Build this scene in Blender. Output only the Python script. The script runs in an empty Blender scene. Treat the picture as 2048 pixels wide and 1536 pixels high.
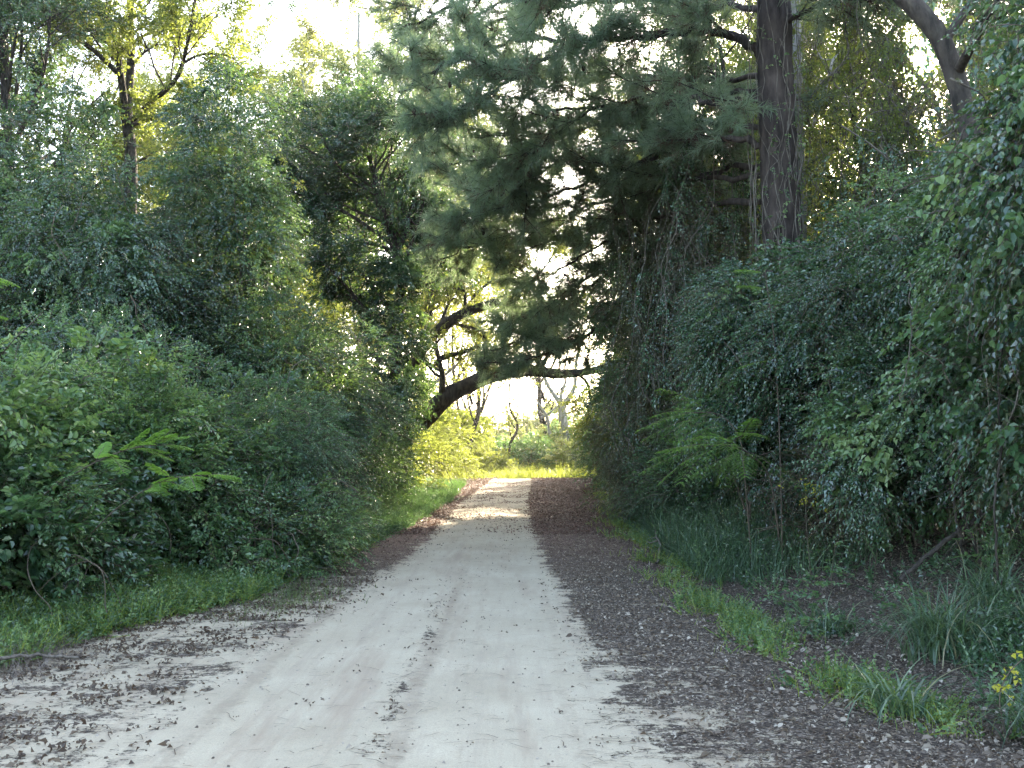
import bpy, math, random
import numpy as np
from mathutils import Vector, Matrix

# ---------------------------------------------------------------- camera, sky, sun, exposure
sc = bpy.context.scene
CAMZ, PITCH, FPX = 1.6, math.radians(3.4), 1967.0
cam_d = bpy.data.cameras.new("camera")
cam = bpy.data.objects.new("camera", cam_d)
sc.collection.objects.link(cam)
cam.location = (0, 0, CAMZ)
cam.rotation_euler = (math.pi / 2 + PITCH, 0, 0)
cam_d.sensor_width = 36
cam_d.lens = 36 * FPX / 2048
cam_d.clip_start = 0.05
cam_d.clip_end = 2000
sc.camera = cam

SUN_AZ, SUN_EL = math.radians(22.85), math.radians(20.0)
SDIR = Vector((math.sin(SUN_AZ) * math.cos(SUN_EL), math.cos(SUN_AZ) * math.cos(SUN_EL), math.sin(SUN_EL)))
world = bpy.data.worlds.new("World")
sc.world = world
world.use_nodes = True
wn = world.node_tree
bg = wn.nodes["Background"]
sky = wn.nodes.new("ShaderNodeTexSky")
sky.sky_type = 'NISHITA'
sky.sun_disc = False
sky.sun_elevation = SUN_EL
sky.sun_rotation = SUN_AZ
sky.air_density = 1.0
sky.dust_density = 3.0
sky.ozone_density = 1.5
SKY = 0.15
bg.inputs[1].default_value = SKY
# the sun's own disc and aureole as part of the sky
tc = wn.nodes.new("ShaderNodeTexCoord")
dp = wn.nodes.new("ShaderNodeVectorMath"); dp.operation = 'DOT_PRODUCT'
dp.inputs[1].default_value = SDIR
wn.links.new(tc.outputs['Generated'], dp.inputs[0])
mr = wn.nodes.new("ShaderNodeMapRange")
mr.interpolation_type = 'SMOOTHERSTEP'
mr.inputs['From Min'].default_value = math.cos(math.radians(1.5))
mr.inputs['From Max'].default_value = math.cos(math.radians(0.35))
mr.inputs['To Min'].default_value = 0
mr.inputs['To Max'].default_value = 1
wn.links.new(dp.outputs['Value'], mr.inputs['Value'])
pw = wn.nodes.new("ShaderNodeMath"); pw.operation = 'POWER'; pw.inputs[1].default_value = 3
wn.links.new(mr.outputs[0], pw.inputs[0])
bg2 = wn.nodes.new("ShaderNodeBackground")
bg2.inputs[0].default_value = (1, .86, .6, 1)
mu = wn.nodes.new("ShaderNodeMath"); mu.operation = 'MULTIPLY'; mu.inputs[1].default_value = 260
wn.links.new(pw.outputs[0], mu.inputs[0])
wn.links.new(mu.outputs[0], bg2.inputs[1])
ad = wn.nodes.new("ShaderNodeAddShader")
hs = wn.nodes.new("ShaderNodeHueSaturation"); hs.inputs['Saturation'].default_value = .85
wn.links.new(sky.outputs[0], hs.inputs['Color'])
wn.links.new(hs.outputs[0], bg.inputs[0])
wn.links.new(bg.outputs[0], ad.inputs[0])
wn.links.new(bg2.outputs[0], ad.inputs[1])
wn.links.new(ad.outputs[0], wn.nodes["World Output"].inputs[0])

sun_d = bpy.data.lights.new("sun", 'SUN')
sun_d.energy = 3.8
sun_d.angle = math.radians(0.5)
sun_d.color = (1.0, 0.86, 0.66)
sun = bpy.data.objects.new("sun", sun_d)
sc.collection.objects.link(sun)
sun.rotation_euler = SDIR.to_track_quat('Z', 'Y').to_euler()
sun.location = (20, 50, 40)

sc.view_settings.view_transform = 'Standard'
sc.view_settings.look = 'None'
sc.view_settings.exposure = 3.3
sc.view_settings.gamma = 1
sc.cycles.use_denoising = True
sc.cycles.max_bounces = 5
sc.cycles.diffuse_bounces = 3
sc.cycles.glossy_bounces = 2
sc.cycles.transmission_bounces = 4
sc.cycles.volume_bounces = 0
sc.cycles.sample_clamp_indirect = 10
sc.cycles.caustics_reflective = False
sc.cycles.caustics_refractive = False

HAZE = 0.0003
# ---------------------------------------------------------------- helpers
rng = np.random.default_rng(11)
cp, sp = math.cos(PITCH), math.sin(PITCH)


def at(px, py, d):
    """world point seen at a pixel of the photograph at distance d along +Y"""
    u, w = (px - 1024) / FPX, (768 - py) / FPX
    y, z = cp - w * sp, sp + w * cp
    return np.array([u * d / y, d, CAMZ + z * d / y])


def unit(v):
    return v / np.maximum(np.linalg.norm(v, axis=-1, keepdims=True), 1e-9)


def _h(ix, iy, iz, seed):
    n = (ix * 374761393 + iy * 668265263 + iz * 2147483647 + seed * 974634777) & 0xffffffff
    n = ((n ^ (n >> 13)) * 1274126177) & 0xffffffff
    return ((n ^ (n >> 16)) & 0xffff) / 65535.0


def noise(p, s=1.0, seed=0):
    p = np.asarray(p, float) * s + 1000
    i = np.floor(p).astype(np.int64)
    f = p - i
    f = f * f * (3 - 2 * f)
    x, y, z = i[..., 0], i[..., 1], i[..., 2]
    r = 0
    for dx in (0, 1):
        for dy in (0, 1):
            for dz in (0, 1):
                w = (f[..., 0] if dx else 1 - f[..., 0]) * (f[..., 1] if dy else 1 - f[..., 1]) * (f[..., 2] if dz else 1 - f[..., 2])
                r = r + w * _h(x + dx, y + dy, z + dz, seed)
    return r


def fbm(p, s=1.0, seed=0):
    return noise(p, s, seed) * .55 + noise(p, s * 2.1, seed + 7) * .3 + noise(p, s * 4.3, seed + 13) * .15


def sstep(a, b, x):
    t = np.clip((x - a) / (b - a), 0, 1)
    return t * t * (3 - 2 * t)


def tag(o, label=None, cat=None, group=None, kind=None):
    if label: o["label"] = label
    if cat: o["category"] = cat
    if group: o["group"] = group
    if kind: o["kind"] = kind
    return o


def empty(name, loc, label, cat, group=None):
    o = bpy.data.objects.new(name, None)
    o.empty_display_size = .3
    sc.collection.objects.link(o)
    o.location = tuple(loc)
    return tag(o, label, cat, group)


def copy_tree(o, loc, rz, scl, label=None):
    c = o.copy()
    sc.collection.objects.link(c)
    c.location = tuple(loc)
    c.rotation_euler = (0, 0, rz)
    c.scale = scl
    if label: c["label"] = label
    for ch in [k for k in bpy.data.objects if k.parent == o]:
        d = ch.copy()
        sc.collection.objects.link(d)
        d.parent = c
    return c


class G:
    """collects quads"""
    def __init__(s):
        s.V, s.F, s.T, s.M, s.S, s.n = [], [], [], [], [], 0

    def add(s, V, F, tone=0.5, mat=0, smooth=False):
        V = np.asarray(V, float).reshape(-1, 3)
        F = np.asarray(F, np.int64).reshape(-1, 4)
        if len(F) == 0: return
        s.V.append(V); s.F.append(F + s.n)
        s.T.append(np.broadcast_to(np.asarray(tone, float), (len(V),)))
        s.M.append(np.full(len(F), mat)); s.S.append(np.full(len(F), smooth))
        s.n += len(V)

    def build(s, name, mats, parent=None, link=True):
        V = np.concatenate(s.V); F = np.concatenate(s.F)
        T = np.concatenate(s.T); M = np.concatenate(s.M); S = np.concatenate(s.S)
        if parent is not None:
            V = V - np.array(parent.location)
        me = bpy.data.meshes.new(name)
        me.vertices.add(len(V)); me.loops.add(len(F) * 4); me.polygons.add(len(F))
        me.vertices.foreach_set("co", V.astype(np.float32).ravel())
        me.loops.foreach_set("vertex_index", F.astype(np.int32).ravel())
        me.polygons.foreach_set("loop_start", np.arange(0, len(F) * 4, 4, dtype=np.int32))
        me.polygons.foreach_set("material_index", M.astype(np.int32))
        me.polygons.foreach_set("use_smooth", S.astype(bool))
        a = me.attributes.new("tone", 'FLOAT', 'POINT')
        a.data.foreach_set("value", T.astype(np.float32))
        for m in (mats if isinstance(mats, (list, tuple)) else [mats]):
            me.materials.append(m)
        me.update(calc_edges=True)
        o = bpy.data.objects.new(name, me)
        sc.collection.objects.link(o)
        if parent is not None: o.parent = parent
        return o


def tube(g, pts, rad, sides=6, mat=0, tone=.5, bump=0.0):
    pts = np.asarray(pts, float); n = len(pts)
    rad = np.broadcast_to(np.asarray(rad, float), (n,))
    d = np.gradient(pts, axis=0); d = unit(d)
    ref = np.array([0, 0, 1.0]) if abs(d[0][2]) < .9 else np.array([1.0, 0, 0])
    a = unit(np.cross(d, ref)); b = np.cross(d, a)
    th = np.linspace(0, 2 * math.pi, sides, endpoint=False)
    R = rad[:, None] * np.ones(sides)
    if bump:
        R = R * (1 + bump * (rng.random((n, sides)) - .5) + bump * .8 * np.sin(th * 3 + 1)[None])
    V = pts[:, None] + R[..., None] * (np.cos(th)[None, :, None] * a[:, None] + np.sin(th)[None, :, None] * b[:, None])
    i, j = np.meshgrid(np.arange(n - 1), np.arange(sides), indexing='ij')
    k = (j + 1) % sides
    F = np.stack([i * sides + j, i * sides + k, (i + 1) * sides + k, (i + 1) * sides + j], -1)
    g.add(V, F, tone, mat, True)


def smooth_path(pts, k=6):
    """Catmull-Rom through the points"""
    P = [np.asarray(p, float) for p in pts]
    P = [2 * P[0] - P[1]] + P + [2 * P[-1] - P[-2]]
    out = []
    for i in range(1, len(P) - 2):
        for t in np.linspace(0, 1, k, endpoint=False):
            a, b, c, d = P[i - 1], P[i], P[i + 1], P[i + 2]
            out.append(.5 * ((2 * b) + (-a + c) * t + (2 * a - 5 * b + 4 * c - d) * t * t + (-a + 3 * b - 3 * c + d) * t ** 3))
    out.append(P[-2])
    return np.array(out)


def leaves(g, P, D, N, L, W, tone, mat=0, hi=False, fold=.25, curl=.2):
    """one leaf per row: base P, direction D, normal N"""
    n = len(P)
    if n == 0: return
    D = unit(D); S = unit(np.cross(D, N)); N = np.cross(S, D)
    L = np.broadcast_to(L, (n,))[:, None]; W = np.broadcast_to(W, (n,))[:, None]
    tip = P + D * L - N * L * curl
    if not hi:
        m = P + D * L * .42
        V = np.stack([P, m + S * W * .5 + N * W * fold, tip, m - S * W * .5 + N * W * fold], 1)
        F = np.arange(n * 4).reshape(n, 4)
        g.add(V, F, np.repeat(np.broadcast_to(tone, (n,)), 4), mat)
    else:
        m1 = P + D * L * .22; m2 = P + D * L * .62 - N * L * curl * .3
        V = np.stack([P, tip, m1 + S * W * .42 + N * W * fold, m2 + S * W * .46 + N * W * fold,
                      m1 - S * W * .42 + N * W * fold, m2 - S * W * .46 + N * W * fold], 1)
        b = np.arange(n)[:, None] * 6
        F = np.concatenate([b + np.array([0, 2, 3, 1]), b + np.array([0, 1, 5, 4])], 0)
        g.add(V, F, np.repeat(np.broadcast_to(tone, (n,)), 6), mat)


def sprays(g, P, D, nl=10, L=.35, ll=.06, lw=.035, droop=.25, ang=55, jit=.5, ldroop=.3, tvar=.35, tone=None,
           hi=False, mat=0, twig=True, twigmat=1, curl=.2, opp=False, r=rng):
    """leafy twigs: alternate leaves along each twig"""
    P = np.asarray(P, float); D = unit(np.asarray(D, float)); n = len(P)
    if n == 0: return
    Z = np.array([0, 0, 1.0])
    Ls = L * (.6 + .8 * r.random(n))
    S = unit(np.cross(D, Z) + .35 * r.normal(size=(n, 3)))
    N = np.cross(S, D)
    if tone is None: tone = r.random(n)
    t = (np.arange(nl)[None] + r.random((n, nl))) / nl
    t = .12 + .88 * t
    sg = np.where(np.arange(nl) % 2 == 0, 1.0, -1.0)[None] * np.ones((n, 1))
    pos = P[:, None] + D[:, None] * (Ls[:, None] * t)[..., None] - Z * (droop * Ls[:, None] * t * t)[..., None]
    a = np.radians(ang * (1.1 - .5 * t)) 
    ld = D[:, None] * np.cos(a)[..., None] + S[:, None] * (sg * np.sin(a))[..., None] + N[:, None] * (r.normal(size=(n, nl)) * jit * .5)[..., None] - Z * ldroop
    ln = N[:, None] + jit * r.normal(size=(n, nl, 3)) * .7
    tn = np.clip(tone[:, None] + tvar * (r.random((n, nl)) - .5), 0, 1)
    sz = (.65 + .6 * r.random((n, nl))) * (1.05 - .35 * t)
    leaves(g, pos.reshape(-1, 3), ld.reshape(-1, 3), ln.reshape(-1, 3), (ll * sz).ravel(), (lw * sz).ravel(), tn.ravel(), mat, hi, curl=curl)
    if twig:
        w = .0035
        e = P + D * Ls[:, None] - Z * (droop * Ls)[:, None]
        m = P + D * Ls[:, None] * .5 - Z * (droop * Ls * .25)[:, None]
        V = np.stack([P - N * w, P + N * w, m + N * w, m - N * w, e + N * w * .4, e - N * w * .4], 1)
        b = np.arange(n)[:, None] * 6
        F = np.concatenate([b + np.array([0, 1, 2, 3]), b + np.array([3, 2, 4, 5])], 0)
        g.add(V, F, np.repeat(tone, 6), twigmat)


def blades(g, P, az, L, W, lean, bend, tone, mat=0, seg=4):
    """grass blades: arching strips"""
    n = len(P)
    if n == 0: return
    az = np.asarray(az); L = np.broadcast_to(L, (n,)); W = np.broadcast_to(W, (n,))
    H = np.stack([np.cos(az), np.sin(az), 0 * az], -1)
    S = np.stack([-np.sin(az), np.cos(az), 0 * az], -1)
    th = np.broadcast_to(lean, (n,)).astype(float).copy(); p = np.asarray(P, float).copy()
    rows = []
    for k in range(seg + 1):
        w = W * (1 - (k / seg) ** 1.6 * .93) * .5
        rows.append(p - S * w[:, None]); rows.append(p + S * w[:, None])
        d = H * np.sin(th)[:, None] + np.array([0, 0, 1.0]) * np.cos(th)[:, None]
        p = p + d * (L / seg)[:, None]
        th = th + np.broadcast_to(bend, (n,)) / seg
    V = np.stack(rows, 1)
    b = np.arange(n)[:, None] * (2 * seg + 2)
    F = np.concatenate([b + np.array([2 * k, 2 * k + 1, 2 * k + 3, 2 * k + 2]) for k in range(seg)], 0)
    g.add(V, F, np.repeat(np.broadcast_to(tone, (n,)), 2 * seg + 2), mat)


# ---------------------------------------------------------------- materials
def nodes(name):
    m = bpy.data.materials.new(name); m.use_nodes = True
    nt = m.node_tree
    for k in list(nt.nodes): nt.nodes.remove(k)
    return m, nt, nt.nodes.new, nt.links.new


def leafmat(name, cols, trans, tmix=.4, rough=.42, spec=.5, nscale=1.2):
    """cols: ramp colours over the leaf's own tone; trans: colour of light passing through"""
    m, nt, N, Lk = nodes(name)
    out = N('ShaderNodeOutputMaterial')
    at_ = N('ShaderNodeAttribute'); at_.attribute_name = 'tone'
    oi = N('ShaderNodeTexCoord'); nz = N('ShaderNodeTexNoise'); nz.inputs['Scale'].default_value = nscale; nz.inputs['Detail'].default_value = 3
    Lk(oi.outputs['Object'], nz.inputs['Vector'])
    ma = N('ShaderNodeMath'); ma.operation = 'MULTIPLY_ADD'; ma.inputs[1].default_value = .9; ma.inputs[2].default_value = -.45
    Lk(nz.outputs['Fac'], ma.inputs[0])
    mb = N('ShaderNodeMath'); mb.operation = 'ADD'; mb.use_clamp = True
    Lk(at_.outputs['Fac'], mb.inputs[0]); Lk(ma.outputs[0], mb.inputs[1])
    cr = N('ShaderNodeValToRGB'); e = cr.color_ramp.elements
    while len(e) < len(cols): e.new(.5)
    for i, c in enumerate(cols):
        e[i].position = c[0]; e[i].color = (*c[1], 1)
    Lk(mb.outputs[0], cr.inputs[0])
    pb = N('ShaderNodeBsdfPrincipled')
    pb.inputs['Roughness'].default_value = rough
    pb.inputs['Specular IOR Level'].default_value = spec
    Lk(cr.outputs[0], pb.inputs['Base Color'])
    tr = N('ShaderNodeBsdfTranslucent')
    mc = N('ShaderNodeMix'); mc.data_type = 'RGBA'; mc.inputs[0].default_value = .6
    Lk(cr.outputs[0], mc.inputs[6]); mc.inputs[7].default_value = (*trans, 1)
    Lk(mc.outputs[2], tr.inputs['Color'])
    mx = N('ShaderNodeMixShader'); mx.inputs[0].default_value = tmix
    Lk(pb.outputs[0], mx.inputs[1]); Lk(tr.outputs[0], mx.inputs[2])
    Lk(mx.outputs[0], out.inputs[0])
    return m


def barkmat(name, c1, c2, scale=14, rough=.9, zs=.25, bump=.6):
    m, nt, N, Lk = nodes(name)
    out = N('ShaderNodeOutputMaterial'); pb = N('ShaderNodeBsdfPrincipled')
    tcx = N('ShaderNodeTexCoord'); mp = N('ShaderNodeMapping'); mp.inputs['Scale'].default_value = (1, 1, zs)
    Lk(tcx.outputs['Object'], mp.inputs[0])
    nz = N('ShaderNodeTexNoise'); nz.inputs['Scale'].default_value = scale; nz.inputs['Detail'].default_value = 6; nz.inputs['Roughness'].default_value = .65
    Lk(mp.outputs[0], nz.inputs['Vector'])
    cr = N('ShaderNodeValToRGB'); e = cr.color_ramp.elements
    e[0].position = .36; e[0].color = (*c1, 1); e[1].position = .66; e[1].color = (*c2, 1)
    Lk(nz.outputs['Fac'], cr.inputs[0]); Lk(cr.outputs[0], pb.inputs['Base Color'])
    pb.inputs['Roughness'].default_value = rough
    pb.inputs['Specular IOR Level'].default_value = .2
    bp = N('ShaderNodeBump'); bp.inputs['Strength'].default_value = bump; bp.inputs['Distance'].default_value = .03
    Lk(nz.outputs['Fac'], bp.inputs['Height']); Lk(bp.outputs[0], pb.inputs['Normal'])
    Lk(pb.outputs[0], out.inputs[0])
    return m


M = {}
M['bark'] = barkmat('dark_bark', (.020, .017, .014), (.075, .062, .05))
M['pine_bark'] = barkmat('pine_bark', (.018, .014, .012), (.072, .056, .048), 9)
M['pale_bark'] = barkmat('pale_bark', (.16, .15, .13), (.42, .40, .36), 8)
M['twig'] = barkmat('twig_bark', (.05, .04, .03), (.14, .11, .08), 20)
M['vine_bark'] = barkmat('vine_bark', (.06, .05, .04), (.19, .165, .135), 25)
M['thicket'] = leafmat('thicket_leaf', [(0, (.015, .036, .021)), (.4, (.038, .085, .043)), (.75, (.080, .155, .070)), (1, (.17, .25, .11))], (.20, .38, .06), .35, .28, .9)
M['dark'] = leafmat('dark_vine_leaf', [(0, (.010, .028, .018)), (.45, (.028, .064, .039)), (.8, (.056, .115, .062)), (1, (.13, .20, .10))], (.20, .34, .05), .3, .24, 1.0)
M['bright'] = leafmat('bright_leaf', [(0, (.020, .050, .024)), (.4, (.052, .115, .048)), (.75, (.105, .19, .075)), (1, (.22, .30, .12))], (.28, .42, .07), .4, .32, .6)
M['tree'] = leafmat('tree_leaf', [(0, (.03, .06, .02)), (.5, (.06, .11, .03)), (.85, (.12, .165, .04)), (1, (.20, .20, .05))], (.44, .50, .07), .5, .42, .45)
M['oak'] = leafmat('oak_leaf', [(0, (.04, .07, .02)), (.5, (.08, .12, .03)), (1, (.16, .19, .045))], (.46, .50, .08), .5, .42, .4)
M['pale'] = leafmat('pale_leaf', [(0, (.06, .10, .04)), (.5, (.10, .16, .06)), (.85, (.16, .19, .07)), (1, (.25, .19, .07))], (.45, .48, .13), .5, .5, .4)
M['brownvine'] = leafmat('brown_vine_leaf', [(0, (.028, .045, .022)), (.72, (.05, .085, .04)), (.88, (.085, .08, .045)), (1, (.15, .11, .075))], (.35, .30, .07), .3, .28, .8)
M['needle'] = leafmat('pine_needle', [(0, (.075, .115, .075)), (.5, (.13, .185, .12)), (.8, (.18, .24, .155)), (1, (.22, .20, .13))], (.34, .46, .18), .45, .4, .5)
M['needle_brown'] = leafmat('dead_needle', [(0, (.06, .04, .03)), (1, (.16, .10, .07))], (.25, .13, .06), .2, .6, .2)
M['mimosa'] = leafmat('feathery_leaf', [(0, (.11, .22, .04)), (1, (.18, .32, .06))], (.30, .50, .06), .45, .45, .3)
M['grass'] = leafmat('grass_blade', [(0, (.035, .062, .022)), (.5, (.06, .10, .034)), (.85, (.11, .15, .05)), (1, (.24, .21, .12))], (.34, .40, .08), .35, .45, .4)
M['sungrass'] = leafmat('sunny_grass', [(0, (.07, .12, .03)), (.5, (.12, .18, .04)), (1, (.22, .24, .06))], (.60, .66, .10), .48, .5, .3)
M['bluegrass'] = leafmat('blue_green_grass', [(0, (.04, .075, .045)), (.5, (.065, .115, .06)), (1, (.12, .17, .09))], (.22, .34, .09), .3, .42, .5)
M['tuft'] = leafmat('strap_leaf', [(0, (.035, .07, .04)), (.5, (.065, .115, .065)), (.9, (.12, .17, .09)), (1, (.25, .22, .12))], (.25, .36, .08), .28, .3, .6)
M['deadleaf'] = leafmat('dead_leaf', [(0, (.040, .029, .021)), (.4, (.095, .070, .049)), (.75, (.185, .150, .112)), (1, (.38, .335, .265))], (.3, .16, .08), .15, .6, .3, 3)
M['palelitter'] = leafmat('pale_dead_leaf', [(0, (.08, .06, .045)), (.6, (.18, .145, .11)), (1, (.38, .335, .27))], (.3, .2, .1), .15, .6, .3, 3)
M['redlitter'] = leafmat('reddish_dead_leaf', [(0, (.05, .03, .022)), (.5, (.13, .075, .055)), (1, (.28, .19, .15))], (.3, .16, .08), .15, .6, .3, 3)
M['yellow'] = leafmat('yellow_leaf', [(0, (.35, .36, .04)), (1, (.50, .44, .05))], (.65, .62, .05), .5, .45, .4)
M['cone'] = barkmat('cone_scale', (.03, .02, .015), (.12, .08, .06), 60, .8, 1, 1)
M['deadgrass'] = leafmat('dry_grass', [(0, (.09, .075, .06)), (1, (.24, .20, .17))], (.3, .25, .15), .2, .6, .2)


# ---------------------------------------------------------------- ground
def cx(y): return -1.25 + .046 * y


yk = np.array([3, 4.8, 7.6, 10, 14.6, 20, 27, 41, 60])
XLO = lambda y: np.interp(y, yk, [-4.6, -4.1, -3.6, -2.75, -2.3, -2.0, -1.75, -1.95, -1.9])
XLI = lambda y: np.interp(y, yk, [-2.3, -2.15, -1.9, -1.62, -1.42, -1.38, -1.35, -.75, 0])
XRI = lambda y: np.interp(y, yk, [.6, .62, .66, .60, .44, .40, .46, .85, 1.6])
XRO = lambda y: np.interp(y, yk, [2.6, 2.35, 1.9, 1.75, 1.75, 2.0, 2.4, 3.5, 6])


def height(x, y):
    x = np.asarray(x, float); y = np.asarray(y, float)
    p = np.stack([x, y, 0 * x], -1)
    ro = XRO(y)
    b = x - ro
    z = -.13 * np.exp(-((b - .75) / .45) ** 2) * sstep(40, 20, y)              # shallow ditch
    z = z + .75 * sstep(.9, 4.5, b) * sstep(45, 30, y)                          # bank on the right
    l = XLO(y) - x
    z = z + .35 * sstep(.2, 3.5, l) * sstep(45, 30, y)
    far = sstep(41, 56, y)
    z = z - .42 * far + .07 * sstep(30, 40, y) * sstep(46, 41, y)
    z = z + .05 * (fbm(p, .9, 3) - .5) * sstep(-.2, .6, np.maximum(b, l)) * 2
    road = sstep(.3, -.1, np.maximum(b, l))
    # wheel tracks and the low ridge between them
    z = z + road * (.018 * np.exp(-((x + .72) / .10) ** 2) - .02 * np.exp(-((x - .05) / .3) ** 2) - .02 * np.exp(-((x + 1.35) / .3) ** 2)
                    + .02 * (noise(p, 1.1, 5) - .5) + .006 * (noise(p, 9, 6) - .5))
    return z


def hz(x, y): return float(height(np.array([x]), np.array([y]))[0])


def grid(xs, ys, zoff=0.0, edge=0.0):
    X, Y = np.meshgrid(xs, ys)
    Z = height(X, Y) + zoff
    V = np.stack([X, Y, Z], -1).reshape(-1, 3)
    nx, ny = len(xs), len(ys)
    i, j = np.meshgrid(np.arange(ny - 1), np.arange(nx - 1), indexing='ij')
    F = np.stack([i * nx + j, i * nx + j + 1, (i + 1) * nx + j + 1, (i + 1) * nx + j], -1).reshape(-1, 4)
    return V, F


def masks(V):
    x, y = V[:, 0], V[:, 1]
    xlo, xli, xri, xro = XLO(y), XLI(y), XRI(y), XRO(y)
    sand = sstep(xlo - .25, xlo + .1, x) * sstep(xro + .15, xro - .2, x)
    sand = np.maximum(sand, .75 * np.exp(-((x - xro - .72) / .22) ** 2) * sstep(6.5, 8.0, y) * sstep(12.5, 10.5, y))
    sand = sand * sstep(47, 44, y)
    # litter cover
    wd = np.interp(y, [4, 6, 9, 14, 30, 41], [.8, .7, .55, .5, .8, 1.3])
    right = sstep(xri - wd * .62, xri + wd * .45, x) * sstep(47, 43, y)
    right = right * (1 - .42 * sstep(9.5, 5, y) * sstep(xri + 1.3, xri + .3, x))
    farL = sstep(9, 15, y)
    left = sstep(xli + .30, xli - .22, x) * (.45 + .39 * farL)
    mid = .44 * np.exp(-((x + .70) / .09) ** 2) * sstep(14, 6, y) + .46 * np.exp(-((x + 1.98) / .07) ** 2) * sstep(9, 6, y)
    cr = .32 * sstep(13, 24, y) + .26 * sstep(25, 37, y)
    lit = np.maximum.reduce([right, left, mid, cr])
    straw = sstep(11, 17, y) * (.75 + .25 * (x < 0))
    return sand, lit, straw


def tracks(V):
    x, y = V[:, 0] + .05 * (noise(V, .6, 8) - .5), V[:, 1]
    return sstep(20, 9, y) * (.75 * np.exp(-((x + .60) / .10) ** 2) + .55 * np.exp(-((x + .30) / .05) ** 2) + .8 * np.exp(-((x + 1.72) / .11) ** 2) + .5 * np.exp(-((x + 1.45) / .04) ** 2) + .6 * np.exp(-((x - .34) / .10) ** 2))


def groundmat():
    m, nt, N, Lk = nodes('earth')
    out = N('ShaderNodeOutputMaterial'); pb = N('ShaderNodeBsdfPrincipled')
    tcx = N('ShaderNodeTexCoord')

    def attr(n):
        a = N('ShaderNodeAttribute'); a.attribute_name = n; return a.outputs['Fac']

    def nz(scale, det=4, rough=.6, mapscale=None):
        t = N('ShaderNodeTexNoise'); t.inputs['Scale'].default_value = scale; t.inputs['Detail'].default_value = det; t.inputs['Roughness'].default_value = rough
        if mapscale:
            mp = N('ShaderNodeMapping'); mp.inputs['Scale'].default_value = mapscale
            Lk(tcx.outputs['Object'], mp.inputs[0]); Lk(mp.outputs[0], t.inputs['Vector'])
        else:
            Lk(tcx.outputs['Object'], t.inputs['Vector'])
        return t.outputs['Fac']

    def math_(op, a, b=None, clamp=False):
        t = N('ShaderNodeMath'); t.operation = op; t.use_clamp = clamp
        for i, v in enumerate((a, b)):
            if v is None: continue
            if isinstance(v, (int, float)): t.inputs[i].default_value = v
            else: Lk(v, t.inputs[i])
        return t.outputs[0]

    def mr_(v, a, b, c=0, d=1):
        t = N('ShaderNodeMapRange'); t.inputs[1].default_value = a; t.inputs[2].default_value = b; t.inputs[3].default_value = c; t.inputs[4].default_value = d
        Lk(v, t.inputs[0]); return t.outputs[0]

    def mix(f, a, b):
        t = N('ShaderNodeMix'); t.data_type = 'RGBA'
        Lk(f, t.inputs[0]) if not isinstance(f, float) else setattr(t.inputs[0], 'default_value', f)
        for v, s in ((a, 6), (b, 7)):
            if isinstance(v, tuple): t.inputs[s].default_value = (*v, 1)
            else: Lk(v, t.inputs[s])
        return t.outputs[2]

    def ramp(v, *cols):
        cr = N('ShaderNodeValToRGB'); e = cr.color_ramp.elements
        while len(e) < len(cols): e.new(.5)
        for i, c in enumerate(cols): e[i].position = c[0]; e[i].color = (*c[1], 1)
        Lk(v, cr.inputs[0]); return cr.outputs[0]

    # sand
    s1 = ramp(nz(1.3, 5), (.3, (.35, .30, .21)), (.7, (.455, .398, .288)))
    grain = nz(120, 3, .8)
    s2 = mix(mr_(grain, .35, .65), s1, (.205, .185, .145))
    t = N('ShaderNodeMix'); t.data_type = 'RGBA'; t.inputs[0].default_value = .5
    Lk(s1, t.inputs[6]); Lk(s2, t.inputs[7]); sand = t.outputs[2]
    specks = mr_(nz(55, 4, .8), .60, .68)
    sand = mix(math_('MULTIPLY', specks, .75), sand, (.17, .14, .115))
    damp = mr_(nz(2.2, 5, .7, (1, .12, 1)), .52, .66)
    sand = mix(math_('MULTIPLY', damp, .75), sand, (.27, .215, .155))
    ln_ = mr_(nz(7, 4, .75, (1, .07, 1)), .50, .68)
    sand = mix(math_('MULTIPLY', ln_, .42), sand, (.27, .225, .17))
    peb = mr_(nz(30, 5, .85), .62, .70)
    sand = mix(math_('MULTIPLY', peb, .5), sand, (.20, .165, .13))
    tk = mr_(math_('ADD', math_('MULTIPLY', attr('track'), .62), math_('ADD', math_('MULTIPLY', nz(24, 5, .85), .55), math_('MULTIPLY', nz(2.6, 4, .7), .9))), 1.02, 1.25)
    sand = mix(math_('MULTIPLY', tk, .62), sand, (.215, .175, .125))
    # litter
    vo = N('ShaderNodeTexVoronoi'); vo.inputs['Scale'].default_value = 55
    mp = N('ShaderNodeMapping'); mp.inputs['Scale'].default_value = (1, 1.3, 1)
    nzv = N('ShaderNodeTexNoise'); nzv.inputs['Scale'].default_value = 14
    va = N('ShaderNodeVectorMath'); va.operation = 'MULTIPLY_ADD'; va.inputs[1].default_value = (.09, .09, 0)
    Lk(tcx.outputs['Object'], nzv.inputs['Vector']); Lk(nzv.outputs['Color'], va.inputs[0]); Lk(tcx.outputs['Object'], va.inputs[2])
    Lk(va.outputs[0], mp.inputs[0]); Lk(mp.outputs[0], vo.inputs['Vector'])
    sep = N('ShaderNodeSeparateColor'); Lk(vo.outputs['Color'], sep.inputs[0])
    lit = ramp(sep.outputs[0], (0, (.035, .028, .024)), (.45, (.085, .068, .048)), (.75, (.165, .135, .105)), (1, (.36, .31, .25)))
    edge = mr_(vo.outputs['Distance'], .25, .6)
    lit = mix(math_('MULTIPLY', edge, .7), lit, (.02, .015, .012))
    st = ramp(nz(34, 6, .85, (1, .35, 1)), (.3, (.075, .045, .038)), (.55, (.16, .092, .070)), (.75, (.28, .19, .15)))
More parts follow.
